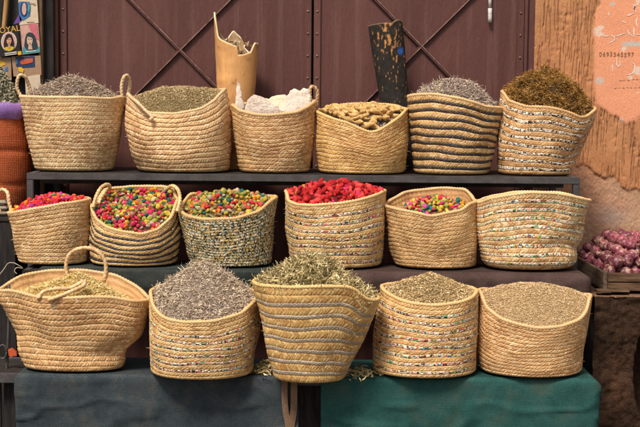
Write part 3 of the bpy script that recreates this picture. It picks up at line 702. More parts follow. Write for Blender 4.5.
def heap_fun(b, peak, drop=0.010, pw=1.5, off=(0, 0), lump=0.014, seed=0, inset=0.010):
    zc = P(peak[0], peak[1], b['Yc'])[2]; a, bb = b['aR']-inset, b['bR']-inset
    def f(x, y):
        """x, y in unit disk"""
        rr = np.hypot(x, y); th = np.arctan2(y, x)
        ox = x-off[0]*(1-rr); oy = y-off[1]*(1-rr); r2 = np.clip(np.hypot(ox, oy), 0, 1)
        ze = b['rim'](th)-drop
        X = b['cR']+a*x; Y = b['Yc']+bb*y
        z = zc+(ze-zc)*r2**pw+lump*(0.6*fbm(np.stack([X, Y, X*0], -1), 15, seed, 3)+0.4*fbm(np.stack([X, Y, X*0], -1), 38, seed+9, 2)-0.5)*2*(1-rr**5)
        return np.stack([X, Y, z], -1)
    return f
def heap(b, name, label, cat, peak, layers, basecol, drop=0.010, pw=1.5, off=(0, 0), lump=0.015, seed=0):
    r = np.random.default_rng(seed+500); f = heap_fun(b, peak, drop, pw, off, lump, seed)
    nr, na = 26, 80; rr = np.linspace(0, 1, nr); aa = np.linspace(0, 2*np.pi, na+1)[:-1]
    A, RR = np.meshgrid(aa, rr); V0 = f((RR*np.cos(A)).ravel(), (RR*np.sin(A)).ravel()); V0[:, 2] -= 0.003
    c0 = np.array(basecol)*(0.6+0.8*fbm(V0, 120, seed, 2)[:, None])  # mound coloured darker than the bits, so the gaps look shaded
    sm = [True]; Vs, Fs, Cs, n = [V0], [grid_faces(na, nr, True)], [c0], len(V0)
    for (kind, cnt, args, pal) in layers:
        rad = np.sqrt(r.random(cnt))*0.985; an = r.uniform(0, 2*np.pi, cnt); pos = f(rad*np.cos(an), rad*np.sin(an))
        lift = {'bud': args[0]*0.35, 'strand': 0.002}.get(kind, 0.0015); pos[:, 2] += lift*r.uniform(0, 1.6, cnt)
        if kind == 'bud':
            keep = []; cand = np.stack([rad*np.cos(an)*b['aR'], rad*np.sin(an)*b['bR']], -1)
            for q in range(cnt):
                if not keep or (np.hypot(*(cand[keep]-cand[q]).T) > args[0]*1.45).all(): keep.append(q)
            extra = r.choice(cnt, int(len(keep)*0.35)); pos[extra, 2] += args[0]*0.9
            pos = pos[np.r_[keep, extra]]; cnt = len(pos)
        cols = np.clip(palette(pal, cnt, r), 0, 0.95)
        if kind == 'clump':
            nc = 340; ci = r.integers(0, nc, cnt); dv = r.normal(0, 1, (cnt, 3)); dv /= np.linalg.norm(dv, axis=1)[:, None]
            cen = pos[:nc].copy(); rc = r.uniform(.010, .022, nc); pos = cen[ci]+dv*(rc[ci]*r.random(cnt)**.4)[:, None]+np.array((0, 0, .006)); cols = np.clip(cols*r.uniform(.6, 1.35, nc)[ci][:, None], 0, .9); kind = 'strand'
        V, Fc, cv = {'spindle': bits_spindle, 'leaf': bits_leaf, 'bud': bits_bud, 'strand': bits_strand}[kind](pos, r, *args[:-1] if False else args, cols) if kind != 'bud' else bits_bud(pos, r, args[0], cols, *args[1:])
        Vs.append(V); Fs.append(Fc+n); Cs.append(cv); n += len(V); sm.append(kind == 'bud')
    org = np.array((b['cR'], b['Yc'], V0[:, 2].min()))
    o = link(name, mesh_np(name, np.concatenate(Vs)-org, Fs, col=np.concatenate(Cs), smooth=np.concatenate([np.full(len(f_), q_) for f_, q_ in zip(Fs, sm)])), M_bit, loc=org)
    return tag(o, label, cat, kind='stuff'), f

# palettes (r, g, b, weight)
LAV = [(0.37, 0.27, 0.2, 0.35), (0.56, 0.43, 0.32, 0.28), (0.2, 0.135, 0.105, 0.22), (0.7, 0.56, 0.41, 0.14), (0.28, 0.2, 0.19, 0.06)]
LAVB = [(0.38, 0.285, 0.22, 0.35), (0.58, 0.46, 0.36, 0.3), (0.21, 0.15, 0.12, 0.22), (0.74, 0.6, 0.46, 0.14), (0.3, 0.22, 0.22, 0.08)]
LAVP = [(0.5832, 0.4644, 0.3348, 0.38), (0.7992, 0.6588, 0.4968, 0.25), (0.3348, 0.2484, 0.1728, 0.27), (0.4428, 0.3078, 0.2268, 0.12)]
GRN = [(0.494, 0.351, 0.1645, 0.4), (0.65, 0.494, 0.2841, 0.3), (0.325, 0.221, 0.0972, 0.25), (0.806, 0.637, 0.4335, 0.08)]
VERB = [(0.499, 0.378, 0.1756, 0.3), (0.7484, 0.5985, 0.3234, 0.2), (0.2835, 0.2152, 0.0878, 0.28), (0.1474, 0.1103, 0.0462, 0.18), (0.85, 0.714, 0.425, 0.07)]
OREG = [(0.5082, 0.3465, 0.162, 0.4), (0.693, 0.506, 0.2717, 0.3), (0.335, 0.209, 0.0888, 0.24), (0.85, 0.671, 0.4076, 0.1)]
TAN = [(0.6264, 0.432, 0.2322, 0.45), (0.756, 0.5616, 0.3348, 0.3), (0.4752, 0.3024, 0.1458, 0.2), (0.85, 0.6912, 0.4536, 0.1)]
HAY = [(0.76, 0.55, 0.21, 0.4), (0.84, 0.68, 0.33, 0.3), (0.54, 0.35, 0.11, 0.2), (0.84, 0.73, 0.46, 0.12)]
MOSS = [(0.299, 0.1437, 0.0322, 0.4), (0.46, 0.2415, 0.0575, 0.25), (0.1495, 0.0667, 0.0172, 0.3), (0.598, 0.3565, 0.1035, 0.08)]
REDB = [(0.44, 0.020, 0.020, 0.55), (0.64, 0.06, 0.055, 0.2), (0.32, 0.01, 0.016, 0.16), (0.52, 0.03, 0.1, 0.06), (0.36, 0.28, 0.05, 0.03)]
PINKB = [(0.54, 0.022, 0.03, 0.48), (0.55, 0.045, 0.14, 0.16), (0.64, 0.16, 0.02, 0.15), (0.54, 0.35, 0.04, 0.08), (0.34, 0.03, 0.2, 0.06), (0.2, 0.26, 0.12, 0.06)]
MIXB = [(0.52, 0.035, 0.09, 0.24), (0.52, 0.36, 0.05, 0.18), (0.6, 0.16, 0.02, 0.13), (0.02, 0.11, 0.09, 0.11), (0.26, 0.27, 0.045, 0.16), (0.34, 0.2, 0.1, 0.1), (0.6, 0.45, 0.3, 0.06), (0.5, 0.02, 0.03, 0.06)]
MIXC = [(0.50,0.36,0.05,.2), (0.24,0.24,0.05,.18), (0.30,0.18,0.075,.18), (0.02,0.13,0.11,.13), (0.62,0.03,0.05,.11), (0.68,0.16,0.015,.08), (0.42,0.32,0.2,.12)]
MIXD = [(0.62,0.03,0.06,.2), (0.66,0.06,0.24,.12), (0.55,0.40,0.05,.18), (0.70,0.18,0.015,.12), (0.02,0.13,0.12,.16), (0.30,0.32,0.05,.14), (0.40,0.25,0.13,.08)]
WHT = [(0.70,0.56,0.46,.5), (0.80,0.70,0.62,.5)]
def hb(zoff=0.0): return zoff

# ---- top row
ZT, ZM, ZF = Z3+0.002, Z2+0.002, Z1+0.002
YT, YM = 0.90, 0.46
b = basket('T1', 'pale straw basket with two upright loop handles, leftmost on the top shelf', [(0,36),(.5,27),(1,21)], [(0,112),(.5,120),(1,123)],
    [(21,97),(50,98),(80,98),(110,99.5),(123,98)], [(21,96),(72,93),(123,96)], ZT, YT, rows='r'*17, tint=(1.06,1.10,1.12), seed=1, pale=0.12,
    handles=([(23,99,0),(17,88,.0),(19,76,.0),(25,77,.02),(29,86,.04),(33,98,.05)], [(122,99,0),(121.5,86,0),(124,77,.0),(128,76.5,.02),(130,85,.04),(127,99,.05)]))
heap(b, 'lavender_heap', 'grey-purple dried lavender heaped in the leftmost basket on the top shelf', 'herbs', (72, 75.5), [('spindle', 4600, (0.019, 0.0018), LAV), ('strand', 600, (0.034, 0.0012), LAV)], (0.16,0.12,0.09), pw=1.5, seed=1)
b = basket('T2', 'bulging straw basket with raised cords and a cord handle flopped over its rim', [(0,140),(.25,131),(.6,126),(1,129)], [(0,228),(.3,231),(.7,230),(1,225)],
    [(129,98),(138,107),(150,113.5),(175,114.5),(200,109.5),(215,101),(221,94),(225,90)], [(129,95),(175,93),(225,90)], ZT, YT, rows='r'*13, tint=(1.04,1.03,1.02), ridge=0.0030, seed=2, pale=0.05,
    handles=([(128,94,-.02),(131,97,-.09),(138,103,-.165),(145,110,-.19),(152,117,-.205),(150,120,-.205)],))
heap(b, 'ground_herb_heap', 'fine green-brown dried herb in the bulging basket on the top shelf', 'herbs', (176, 87), [('spindle', 7500, (0.008, 0.0014), GRN), ('leaf', 1500, (0.012, 0.003), GRN)], (0.16,0.115,0.05), pw=2.2, seed=2, drop=0.004)
b = basket('T3', 'small straw basket holding white slabs on the top shelf', [(0,241),(.5,235),(1,233)], [(0,309),(.5,314),(1,315)],
    [(233,106),(240,111),(255,115),(270,116),(295,113),(308,107.5),(315,102)], [(233,104),(275,101),(315,100)], ZT, YT, rows='r'*15, tint=(0.97,0.92,0.84), seed=3, rim_r=0.009,
    handles=([(313,106,-.02),(310,96,0),(310.5,88,0),(314,87,.01),(317.5,93,.02),(316,106,.03)],))
heap(b, 'white_gum_crumbs', 'white gum crumbs beneath the slabs in the small top shelf basket', 'resin', (274, 112), [('bud', 260, (0.010, 1.3, 0.4), WHT)], (0.5,0.4,0.32), seed=3, drop=0.05)
b = basket('T4', 'golden straw basket with dipped front rim holding knobbly root pieces', [(0,320),(.5,316),(1,316)], [(0,404),(.5,408),(1,407)],
    [(316,112),(330,118),(350,124),(368,133),(376,132),(388,125),(398,118),(407,110)], [(316,109),(345,105),(370,104),(395,106),(407,108)], ZT, YT, rows='r'*14, tint=(1.08,1.0,0.74), seed=4)
_, fT4 = heap(b, 'dark_herb_bed', 'dark purple-brown dried herb under the root pieces in the golden basket', 'herbs', (362, 112), [('spindle', 3000, (0.013, 0.0018), LAV)], (0.12,0.085,0.075), pw=2.0, drop=0.016, seed=4); bT4 = b
b = basket('T5', 'straw basket with black horizontal bands on the top shelf', [(0,416),(.5,411),(1,408)], [(0,489),(.6,498),(1,502)],
    [(408,97),(418,95),(435,94.5),(460,99),(485,107),(502,109)], [(408,95),(455,93),(502,103)], ZT, YT, rows='r'+'br'*9, tint=(1.08,1.06,0.94), seed=5)
heap(b, 'lavender_heap', 'blue-grey dried lavender heaped in the black-banded basket on the top shelf', 'herbs', (456, 79.5), [('spindle', 4600, (0.019, 0.0018), LAVB), ('strand', 600, (0.034, 0.0012), LAVB)], (0.16,0.125,0.10), pw=2.1, seed=5)
b = basket('T6', 'brown straw basket with black-and-white speckled bands, rightmost on the top shelf', [(0,500),(.5,499),(1,502)], [(0,572),(.4,580),(.8,591),(1,593)],
    [(502,92),(508,101),(525,107),(550,108),(568,113),(578,118),(586,117.5),(593,108)], [(502,88),(545,85),(593,104)], ZT, YT, rows='r'+'kr'*8, tint=(0.98,0.88,0.76), seed=6, dent=0.008)
heap(b, 'brown_moss_heap', 'tangled golden-brown dried moss piled in the rightmost top shelf basket', 'dried moss', (546, 76), [('strand', 2200, (0.03, 0.0014), MOSS), ('clump', 9000, (0.026, 0.0012), MOSS), ('strand', 300, (0.03, 0.0012), LAVP)], (0.055,0.027,0.008), pw=2.3, lump=0.070, seed=6, off=(.0,.0))
# ---- middle row
b = basket('M1', 'plain straw basket with reddish dried buds, leftmost in the middle row', [(0,20),(.5,14),(1,9)], [(0,86),(.5,90),(1,90)],
    [(9,213),(30,210.5),(60,204.5),(90,200)], [(9,203),(50,198),(90,196)], ZM, YM, rows='r'*14, tint=(1.05,1.02,0.96), seed=7, ridge=0.0013,
    handles=([(12,213,-.03),(9,203,-.02),(7.5,193,-.01),(2.5,189.5,0),(-3,193,0.01),(-5,202,.03),(0,212,.04)],))
heap(b, 'rosebud_heap', 'red, pink and orange dried buds in the leftmost middle basket', 'dried flowers', (52, 197), [('bud', 3000, (0.0100, 1.15, 0.22), PINKB), ('leaf', 160, (0.02, 0.006), MIXC)], (0.10,0.02,0.02), seed=7, drop=0.006, pw=1.5, lump=0.012)
b = basket('M2', 'tilted straw basket with black bands and two cord handles, middle row', [(0,92),(.5,90),(1,92)], [(0,176),(.5,180),(1,178)],
    [(92,206),(97,220),(106,227),(118,231),(140,235),(158,230),(171,218),(178,201)], [(92,200),(105,190),(135,187),(160,187),(172,189),(178,196)], ZM, YM, rows='rr'+'br'*6, tint=(1.0,0.98,0.82), seed=8,
    handles=([(93,208,-.08),(96,197,-.05),(101,188,-.01),(107,184.5,0.02),(110,187,0.04),(106,191,0.05),(101,198,.04),(98,206,.02)], [(165,190,.10),(172,186,.05),(178,190,-.02),(180,200,-.07),(177,212,-.11)]))
heap(b, 'mixed_bud_heap', 'multicoloured dried flower buds filling the tilted black-banded basket', 'dried flowers', (135, 208.5), [('bud', 3000, (0.0098, 1.15, 0.22), MIXB), ('leaf', 250, (0.018, 0.006), MIXC)], (0.10,0.05,0.025), seed=8, drop=0.008, pw=2.0, lump=0.008)
b = basket('M3', 'basket woven in yellow, white and black speckles, middle row', [(0,192),(.5,184),(1,179)], [(0,271),(.6,273),(1,276)],
    [(179,209),(188,216),(205,220),(235,219),(258,212),(270,203),(276,198)], [(179,203),(190,194.5),(225,195),(255,197),(276,197)], ZM, YM, rows='m'*17, tint=(0.95,0.88,0.72), seed=9, ridge=0.0012)
heap(b, 'mixed_bud_heap', 'yellow, green and red dried flower mix in the speckled basket', 'dried flowers', (231, 192.5), [('bud', 3000, (0.0092, 1.15, 0.22), MIXC), ('leaf', 500, (0.02, 0.006), MIXC)], (0.10,0.07,0.025), seed=9, drop=0.016, pw=1.3, off=(.08,0))
b = basket('M4', 'straw basket with thin multicoloured bands and a heap of red rosebuds', [(0,292),(.5,286),(1,285)], [(0,381),(.5,385),(1,385)],
    [(285,192),(288,201),(298,205),(315,206),(340,204),(365,199),(378,195),(385,192)], [(285,189),(335,188),(385,190)], ZM, YM, rows='rr'+'wr'*7, tint=(1.04,1.02,0.86), seed=10)
heap(b, 'rosebud_heap', 'bright red dried rosebuds heaped in the colour-banded middle basket', 'dried flowers', (340, 184.5), [('bud', 3000, (0.0115, 1.2, 0.22), REDB), ('leaf', 90, (0.02, 0.006), MIXC)], (0.10,0.008,0.01), seed=10, drop=0.006, pw=1.6, lump=0.014, off=(.06,0))
b = basket('M5', 'plain tan basket with a folded rim and a low fill of coloured buds', [(0,397),(.5,389),(1,385)], [(0,476),(.5,477),(1,476)],
    [(385,206),(395,209),(415,213),(432,217),(445,214),(460,211),(468,205),(476,202)], [(385,201),(405,193),(440,188.5),(465,190),(476,197)], ZM, YM, rows='r'*15, tint=(1.0,0.95,0.84), seed=11, dent=0.007)
heap(b, 'mixed_bud_heap', 'small heap of pink, yellow and teal dried buds in the plain tan basket', 'dried flowers', (430, 199.5), [('bud', 3000, (0.0092, 1.15, 0.22), MIXD), ('leaf', 250, (0.018, 0.005), MIXC)], (0.10,0.05,0.025), seed=11, drop=0.055, pw=1.5)
b = basket('M6', 'wide pale basket with multicoloured flecked bands, rightmost in the middle row', [(0,489),(.1,483),(.5,479),(1,477)], [(0,570),(.08,577),(.2,578),(.32,576),(.42,580),(.8,584),(1,589)],
    [(477,203),(490,199),(510,196),(530,193),(555,194),(575,198),(589,201)], [(477,196),(520,192.5),(560,193.5),(589,199)], ZM, YM-0.03, rows='r'+'nr'*8, tint=(1.14,1.14,1.08), seed=12, dent=0.008, pale=0.1, dr=0.72)
heap(b, 'pale_herb_fill', 'pale dried herb low inside the wide flecked basket', 'herbs', (533, 222), [('spindle', 2500, (0.014, 0.002), OREG)], (0.25,0.18,0.09), seed=12, drop=0.10)
# ---- front row
b = basket('F1', 'large flared straw basket with loop handles holding yellow straw, front row left', [(0,26),(.2,22),(.45,19),(.65,10),(.85,2),(1,-1)], [(0,121),(.1,124),(.24,123),(.32,127),(.46,139),(.7,145),(1,150)],
    [(-1,290),(10,291),(22,293),(40,298),(60,299),(85,297.5),(110,298),(135,302),(150,300)], [(-1,284),(20,277),(50,271.5),(80,270.5),(115,276),(150,296)], ZF, None, 372, dr=0.46, rows='r'*14, tint=(1.04,0.97,0.88), seed=13, ridge=0.0013, dent=0.009,
    handles=([(70,281,.12),(66,268,.12),(69,255,.12),(80,248.5,.12),(93,249,.12),(103,257,.12),(106,268,.12),(104,281,.12)], [(38,299,-.14),(43,292,-.13),(55,289,-.12),(70,288,-.11),(80,283,-.09),(85,281,-.08),(83,286,-.10),(72,291,-.13),(60,296,-.145),(48,300,-.155)]))
heap(b, 'yellow_straw_heap', 'yellow chopped straw heaped in the large flared basket', 'herbs', (78, 273), [('spindle', 3600, (0.024, 0.0014), HAY), ('spindle', 1500, (0.035, 0.0012), HAY)], (0.36,0.22,0.05), seed=13, drop=0.055, pw=1.1, off=(.04,0))
b = basket('F2', 'straw basket with thin coloured bands heaped with pale lavender, front row', [(0,152),(.5,150),(1,151)], [(0,252),(.5,258),(1,258)],
    [(151,292),(153,306),(160,315),(170,320),(185,323),(215,321.5),(240,314),(254,303),(258,296)], [(151,288),(200,277),(258,291)], ZF, None, 380.5, rows='rrr'+'wr'*6+'r', tint=(1.0,0.97,0.82), seed=14, ridge=0.0011)
heap(b, 'lavender_heap', 'tall heap of pale grey dried lavender in the front row', 'herbs', (200, 263), [('spindle', 5200, (0.024, 0.0017), LAVP), ('strand', 1100, (0.040, 0.0014), LAVP)], (0.24,0.185,0.155), seed=14, pw=1.35, drop=0.006)
b = basket('F3', 'flared straw basket with grey bands, centre of the front row', [(0,276),(.3,268),(.7,260),(1,253)], [(0,344),(.2,351),(.5,362),(.8,374),(1,380)],
    [(253,282),(265,286),(290,288),(320,287),(345,287),(355,291),(364,299),(372,301),(380,298)], [(253,279),(315,277),(380,292)], ZF, None, 383.5, dr=0.7, rows='rr'+'gr'*7, tint=(1.06,1.02,0.76), seed=15)
heap(b, 'verbena_heap', 'curled grey-green dried leaves heaped in the grey-banded front basket', 'herbs', (310, 256.5), [('strand', 2800, (0.048, 0.0021), VERB), ('leaf', 1500, (0.028, 0.005), VERB)], (0.16,0.14,0.07), seed=15, pw=1.15, drop=0.004, off=(-.06,0))
b = basket('F4', 'straight straw basket with many multicoloured bands, front row', [(0,374),(.5,376),(1,381)], [(0,476),(.5,477),(1,478)],
    [(381,288),(388,295),(400,300),(415,304),(435,306),(458,303),(470,298),(478,292)], [(381,286),(430,283),(478,289)], ZF, None, 379, rows='rr'+'wr'*8, tint=(1.08,1.02,0.84), seed=16)
heap(b, 'oregano_heap', 'brown-green dried herb in a cone over the multicoloured banded basket', 'herbs', (428, 272.5), [('spindle', 6000, (0.013, 0.0017), OREG), ('leaf', 1800, (0.016, 0.004), OREG)], (0.20,0.15,0.075), seed=16, pw=1.2, drop=0.005)
b = basket('F5', 'plain straw basket filled flat with fine tan herb, rightmost in the front row', [(0,482),(.25,479),(.5,478),(1,479)], [(0,581),(.3,583),(.6,586),(1,590)],
    [(479,292),(486,308),(500,318),(520,325),(538,329),(560,327),(578,320),(587,309),(590,298)], [(479,292),(530,295),(575,297),(590,298)], ZF, None, 378, rows='r'*15, tint=(1.04,0.96,0.86), seed=17, ridge=0.0016)
heap(b, 'ground_herb_heap', 'fine tan dried herb levelled in the rightmost front basket', 'herbs', (533, 283), [('spindle', 9500, (0.007, 0.0013), TAN), ('leaf', 1500, (0.009, 0.003), TAN)], (0.36,0.24,0.12), seed=17, pw=1.9, drop=0.0, lump=0.008)

# ---- root pieces (each its own thing)
def root_mesh(seed):
    r = np.random.default_rng(seed); n, m = 14, 12; s = np.linspace(0, 1, n); L = 0.086
    path = np.stack([(s-.5)*L, 0.008*np.sin(s*3+seed)*r.uniform(-1, 1), 0.006*np.sin(s*2.5+1+seed)*r.uniform(-1, 1)], -1)
    rad = 0.0115*np.sqrt(np.clip(np.sin(np.pi*(0.04+0.92*s)), 0, 1))*(1+0.22*np.sin(s*9+seed))
    V, Fc = tube_arrays(path, rad, m); V += (fbm(V, 70, seed, 2)-0.5)[:, None]*V*np.array((0, .8, .8))*1.0
    q = fbm(V, 55, seed+4, 3)[:, None]; c = np.array((0.62, 0.38, 0.14))*(0.6+0.8*q); pk = np.clip((q-0.55)*5, 0, 1); c = c*(1-pk*.5)+np.array((0.78, 0.60, 0.33))*pk*.5; dk_ = np.clip((fbm(V, 110, seed+8, 2)[:, None]-.55)*5, 0, 1)*.6; c = c*(1-dk_)+np.array((0.26, 0.13, 0.045))*dk_
    return mesh_np('dried_root', V, Fc, col=np.clip(c, 0, .95))
RM = [root_mesh(k) for k in range(5)]
r = np.random.default_rng(77); k = 0
kept = []
for it in range(1500):
    a = r.uniform(0, 6.283); q = math.sqrt(r.random())*0.90; x, y = q*math.cos(a), q*math.sin(a)
    if any(math.hypot((x-u)*.2, (y-w)*.16) < 0.0225 for u, w in kept): continue
    kept.append((x, y))
    if x > 0.62 and y > 0.1: continue
    p = fT4(np.array([x]), np.array([y]))[0]; p[2] += 0.008+0.014*r.random()
    o = link('dried_root', RM[k % 5], M_rough, loc=p); k += 1
    o.rotation_euler = (r.uniform(-.5, .5), r.uniform(-.45, .45), r.uniform(0, 6.28)); s_ = r.uniform(0.7, 1.25); o.scale = (s_, s_*r.uniform(.8, 1.2), s_)
    tag(o, 'knobbly golden dried root piece lying in the golden basket', 'dried root', 'root pieces in the golden basket')

# ---- white slabs
def slab(label, poly, Y, lean, th=0.016, seed=0, m=None):
    r = np.random.default_rng(seed); pts = []
    for i in range(len(poly)):
        a, b_ = np.array(poly[i]), np.array(poly[(i+1) % len(poly)])
        for f in np.linspace(0, 1, 5)[:-1]:
            q = a*(1-f)+b_*f+(r.normal(0, 0.45, 2) if f > 0 else 0); pts.append(q)
    W = np.array([P(x, y, Y) for x, y in pts]); zb_ = W[:, 2].min(); W[:, 1] += (W[:, 2]-zb_)*lean
    c = W.mean(0); rings = [W+(c-W)*f for f in (0, 0.12, 0.4, 0.7)]
    n = len(W); Vf = []; 
    for j, w in enumerate(rings): w = w.copy(); w[:, 1] -= (0.0, 0.005, 0.007, 0.008)[j]+0.006*(fbm(w, 45, seed+2, 3)-.5); Vf.append(w)
    Vb = []
    for j, w in enumerate(rings): w = w.copy(); w[:, 1] += th+(0.0, 0.004, 0.005, 0.005)[j]; Vb.append(w)
    cf = c.copy(); cf[1] -= 0.008; cb = c.copy(); cb[1] += th+0.005
    V = np.concatenate(Vf+Vb+[[cf], [cb]]); k = np.arange(n); k2 = (k+1) % n; Q = []; T = []
    for j in range(3): Q += [np.stack([j*n+k, j*n+k2, (j+1)*n+k2, (j+1)*n+k], -1), np.stack([(4+j)*n+k2, (4+j)*n+k, (5+j)*n+k, (5+j)*n+k2], -1)]
    Q.append(np.stack([k2, k, 4*n+k, 4*n+k2], -1)); T = [np.stack([3*n+k, 3*n+k2, np.full(n, 8*n)], -1), np.stack([7*n+k2, 7*n+k, np.full(n, 8*n+1)], -1)]
    me = mesh_np('gum_slab', V-c, [np.concatenate(Q), np.concatenate(T)], smooth=False)
    o = link('gum_slab', me, m or M_white, loc=c); tag(o, label, 'resin slab', 'white slabs in the small basket')
slab('tall narrow spike of white gum at the left of the small basket', [(235,106),(236,90),(238,80),(240.5,86),(242,96),(245,108),(240,112)], 0.87, 0.05, seed=1)
slab('broad grey-veined white gum slab leaning at the front left of the small basket', [(244,113),(247,100),(253,94.5),(262,97),(272,103),(281,111),(275,115),(255,116)], 0.80, 0.25, seed=2, m=M_gum_g)
slab('white gum slab lying behind the others in the middle of the small basket', [(262,112),(264,99),(274,96),(284,94.5),(291,98),(290,112)], 0.96, 0.30, seed=3, m=M_gum_c)
slab('large upright white gum slab at the right of the small basket', [(279,113),(285,101),(290,90.5),(294,88.5),(300,91),(304,88),(309,88.5),(311,99),(311,110),(296,114)], 0.85, 0.15, seed=4)

# ---- bark tubes behind the top row
def bark_tube():
    Yc = 1.145; root_l = 'tan hollow bark tube with jagged broken top standing behind the top row'
    cx = P(236, 60, Yc)[0]; zb = Z3+0.002; n, m = 90, 70
    a = np.linspace(0, 2*np.pi, n+1)[:-1]; c = np.cos(a)
    ztop_px_f = np.interp(c, [-1,-.93,-.82,-.7,-.4,0.0,.12,.16,.5,.78,.86,.95,1], [12,20,36,39,42,45.5,46,55,54,52,47,42,44])
    ztop_px_b = np.interp(c, [-1,-.8,-.6,-.45,-.2,.0,.2,.35,.6,.8,1], [13,34,40,38,30,34,38,47,52,50,43])
    R0, R1 = 0.068, 0.104
    def rad(t): return R0+(R1-R0)*t**0.9
    V = []; W = []
    for i in range(n):
        py = ztop_px_f[i] if math.sin(a[i]) < 0 else ztop_px_b[i]
        Yv = Yc+0.095*math.sin(a[i]); zt = P(236, py, Yv)[2]
        V.append(zt)
    zt = np.array(V); t = np.linspace(0, 1, m)
    zz = zb+t[:, None]*(zt[None]-zb); tt = np.clip((zz-zb)/(P(236,48,Yc)[2]-zb), 0, 1.25)
    def shell(off):
        rr = rad(tt)*(1+0.02*np.sin(3*a+1))[None]+off
        X = cx-0.012*(1-tt)*0+rr*np.cos(a)[None]; Y = Yc+rr*np.sin(a)[None]
        return np.stack([X, Y, zz], -1).reshape(-1, 3)
    Vo, Vi = shell(0.0), shell(-0.009); Vo += (fbm(Vo, 18, 3, 3)-.5)[:, None]*np.array((.008, .008, 0))
    fo = grid_faces(n, m, True); fi = fo[:, ::-1]+n*m; k = np.arange(n); k2 = (k+1) % n; tp = (m-1)*n
    cap = np.stack([tp+k, tp+k2, n*m+tp+k2, n*m+tp+k], -1)
    q = fbm(Vo*np.array((4, 4, .6)), 9, 5, 4)[:, None]; sp = np.clip((fbm(Vo, 26, 13, 3)-.66)*12, 0, 1)[:, None]*.6
    co = np.array((0.64, 0.33, 0.125))*(0.72+0.55*q); co = co*(1-sp)+np.array((0.28, 0.12, 0.04))*sp
    ci = np.array((0.44, 0.28, 0.15))*(0.5+0.9*fbm(Vi, 40, 9, 2)[:, None]); ci[-n:] = (0.72, 0.58, 0.40); co[-n:] = (0.70, 0.52, 0.30)
    og = np.array((cx, Yc, zb)); o = link('bark_tube', mesh_np('bark_tube', np.r_[Vo, Vi]-og, [fo, fi, cap], col=np.r_[co, ci]), M_smoothbark, loc=og)
    tag(o, root_l, 'bark')
    # ragged fibres inside the break
    r = np.random.default_rng(8); pos = np.stack([cx+r.uniform(-.05, .06, 60), Yc+r.uniform(0, .07, 60), P(236, 48, Yc)[2]+r.uniform(-.05, .03, 60)], -1)
    Vv, Fc, cc = bits_leaf(pos, r, 0.055, 0.014, np.clip(palette([(0.5,0.33,0.18,1),(0.66,0.52,0.36,1),(0.3,0.18,0.09,1)], 60, r), 0, .9), 0.9)
    link('torn_fibres', mesh_np('torn_fibres', Vv-og, Fc, col=cc), M_bit, o)
bark_tube()
def black_bark():
    Yc = 1.15; zb = Z3+0.002; n, m = 60, 110
    pb = P(403, 176, Yc); pt = P(385.5, 24, Yc); a = np.linspace(R(178), R(362), n); t = np.linspace(0, 1, m)
    pb[2] = zb
    w0, w1 = 0.074, 0.084; A, T = np.meshgrid(a, t)
    jag = 0.022*(np.interp(np.cos(a), [-1,-.8,-.4,0,.35,.6,.8,1], [-.4,-.15,.05,.2,.15,.75,1.0,.6]))
    wid = w0+(w1-w0)*T-0.006*np.exp(-((T-.55)/.2)**2)
    def shell(off):
        X = pb[0]+(pt[0]-pb[0])*T+(wid+off)*np.cos(A); Y = Yc+0.03+(wid*0.75+off)*np.sin(A)
        Z = pb[2]+(pt[2]-pb[2]+jag[None]*1.0)*T+0*A; return np.stack([X, Y, Z], -1).reshape(-1, 3)
    Vo, Vi = shell(0), shell(-0.010); nz = fbm(Vo*np.array((1, 1, .6)), 28, 4, 4); Vo[:, 1] -= (nz-.5)*0.010
    px, py = project(Vo)
    blk = np.array((0.020, 0.016, 0.014))*(0.6+1.3*fbm(Vo, 60, 2, 3)[:, None])
    fl = fbm(Vo*np.array((1, 1, .6)), 120, 21, 3); wgt = 0.26*np.exp(-(((px-388-(py-40)*0.17)/9)**2+((py-38)/22)**2))
    f1 = np.clip((fl+wgt-0.705)*14, 0, 1)[:, None]; c = blk*(1-f1)+np.array((0.55, 0.25, 0.08))*f1*(0.6+.7*fbm(Vo, 90, 6, 2)[:, None])
    bl = np.clip(1.8*np.exp(-(((px-400.5)/3.0)**2+((py-51)/4.5)**2))*(0.4+1.1*fbm(Vo, 70, 44, 2))-.45, 0, 1)[:, None]; c = c*(1-bl)+np.array((0.03, 0.12, 0.42))*bl
    ci = np.tile(np.array((0.03, 0.022, 0.018)), (len(Vi), 1)); c[-n:] = c[-n:]*.4+np.array((0.30, 0.18, 0.09))*.6; ci[-n:] = (0.22, 0.13, 0.07)
    fo = grid_faces(n, m); fi = fo[:, ::-1]+n*m; k = np.arange(n-1); tp = (m-1)*n; j = np.arange(m-1)*n
    ed = [np.stack([tp+k, tp+k+1, n*m+tp+k+1, n*m+tp+k], -1), np.stack([j, n*m+j, n*m+j+n, j+n], -1), np.stack([j+n-1, j+2*n-1, n*m+j+2*n-1, n*m+j+n-1], -1)]
    og = pb; o = link('bark_slab', mesh_np('bark_slab', np.r_[Vo, Vi]-og, [fo, fi]+ed, col=np.r_[c, ci]), M_rough, loc=og)
    tag(o, 'blackened curved bark slab with orange flakes leaning behind the top row', 'bark')
black_bark()

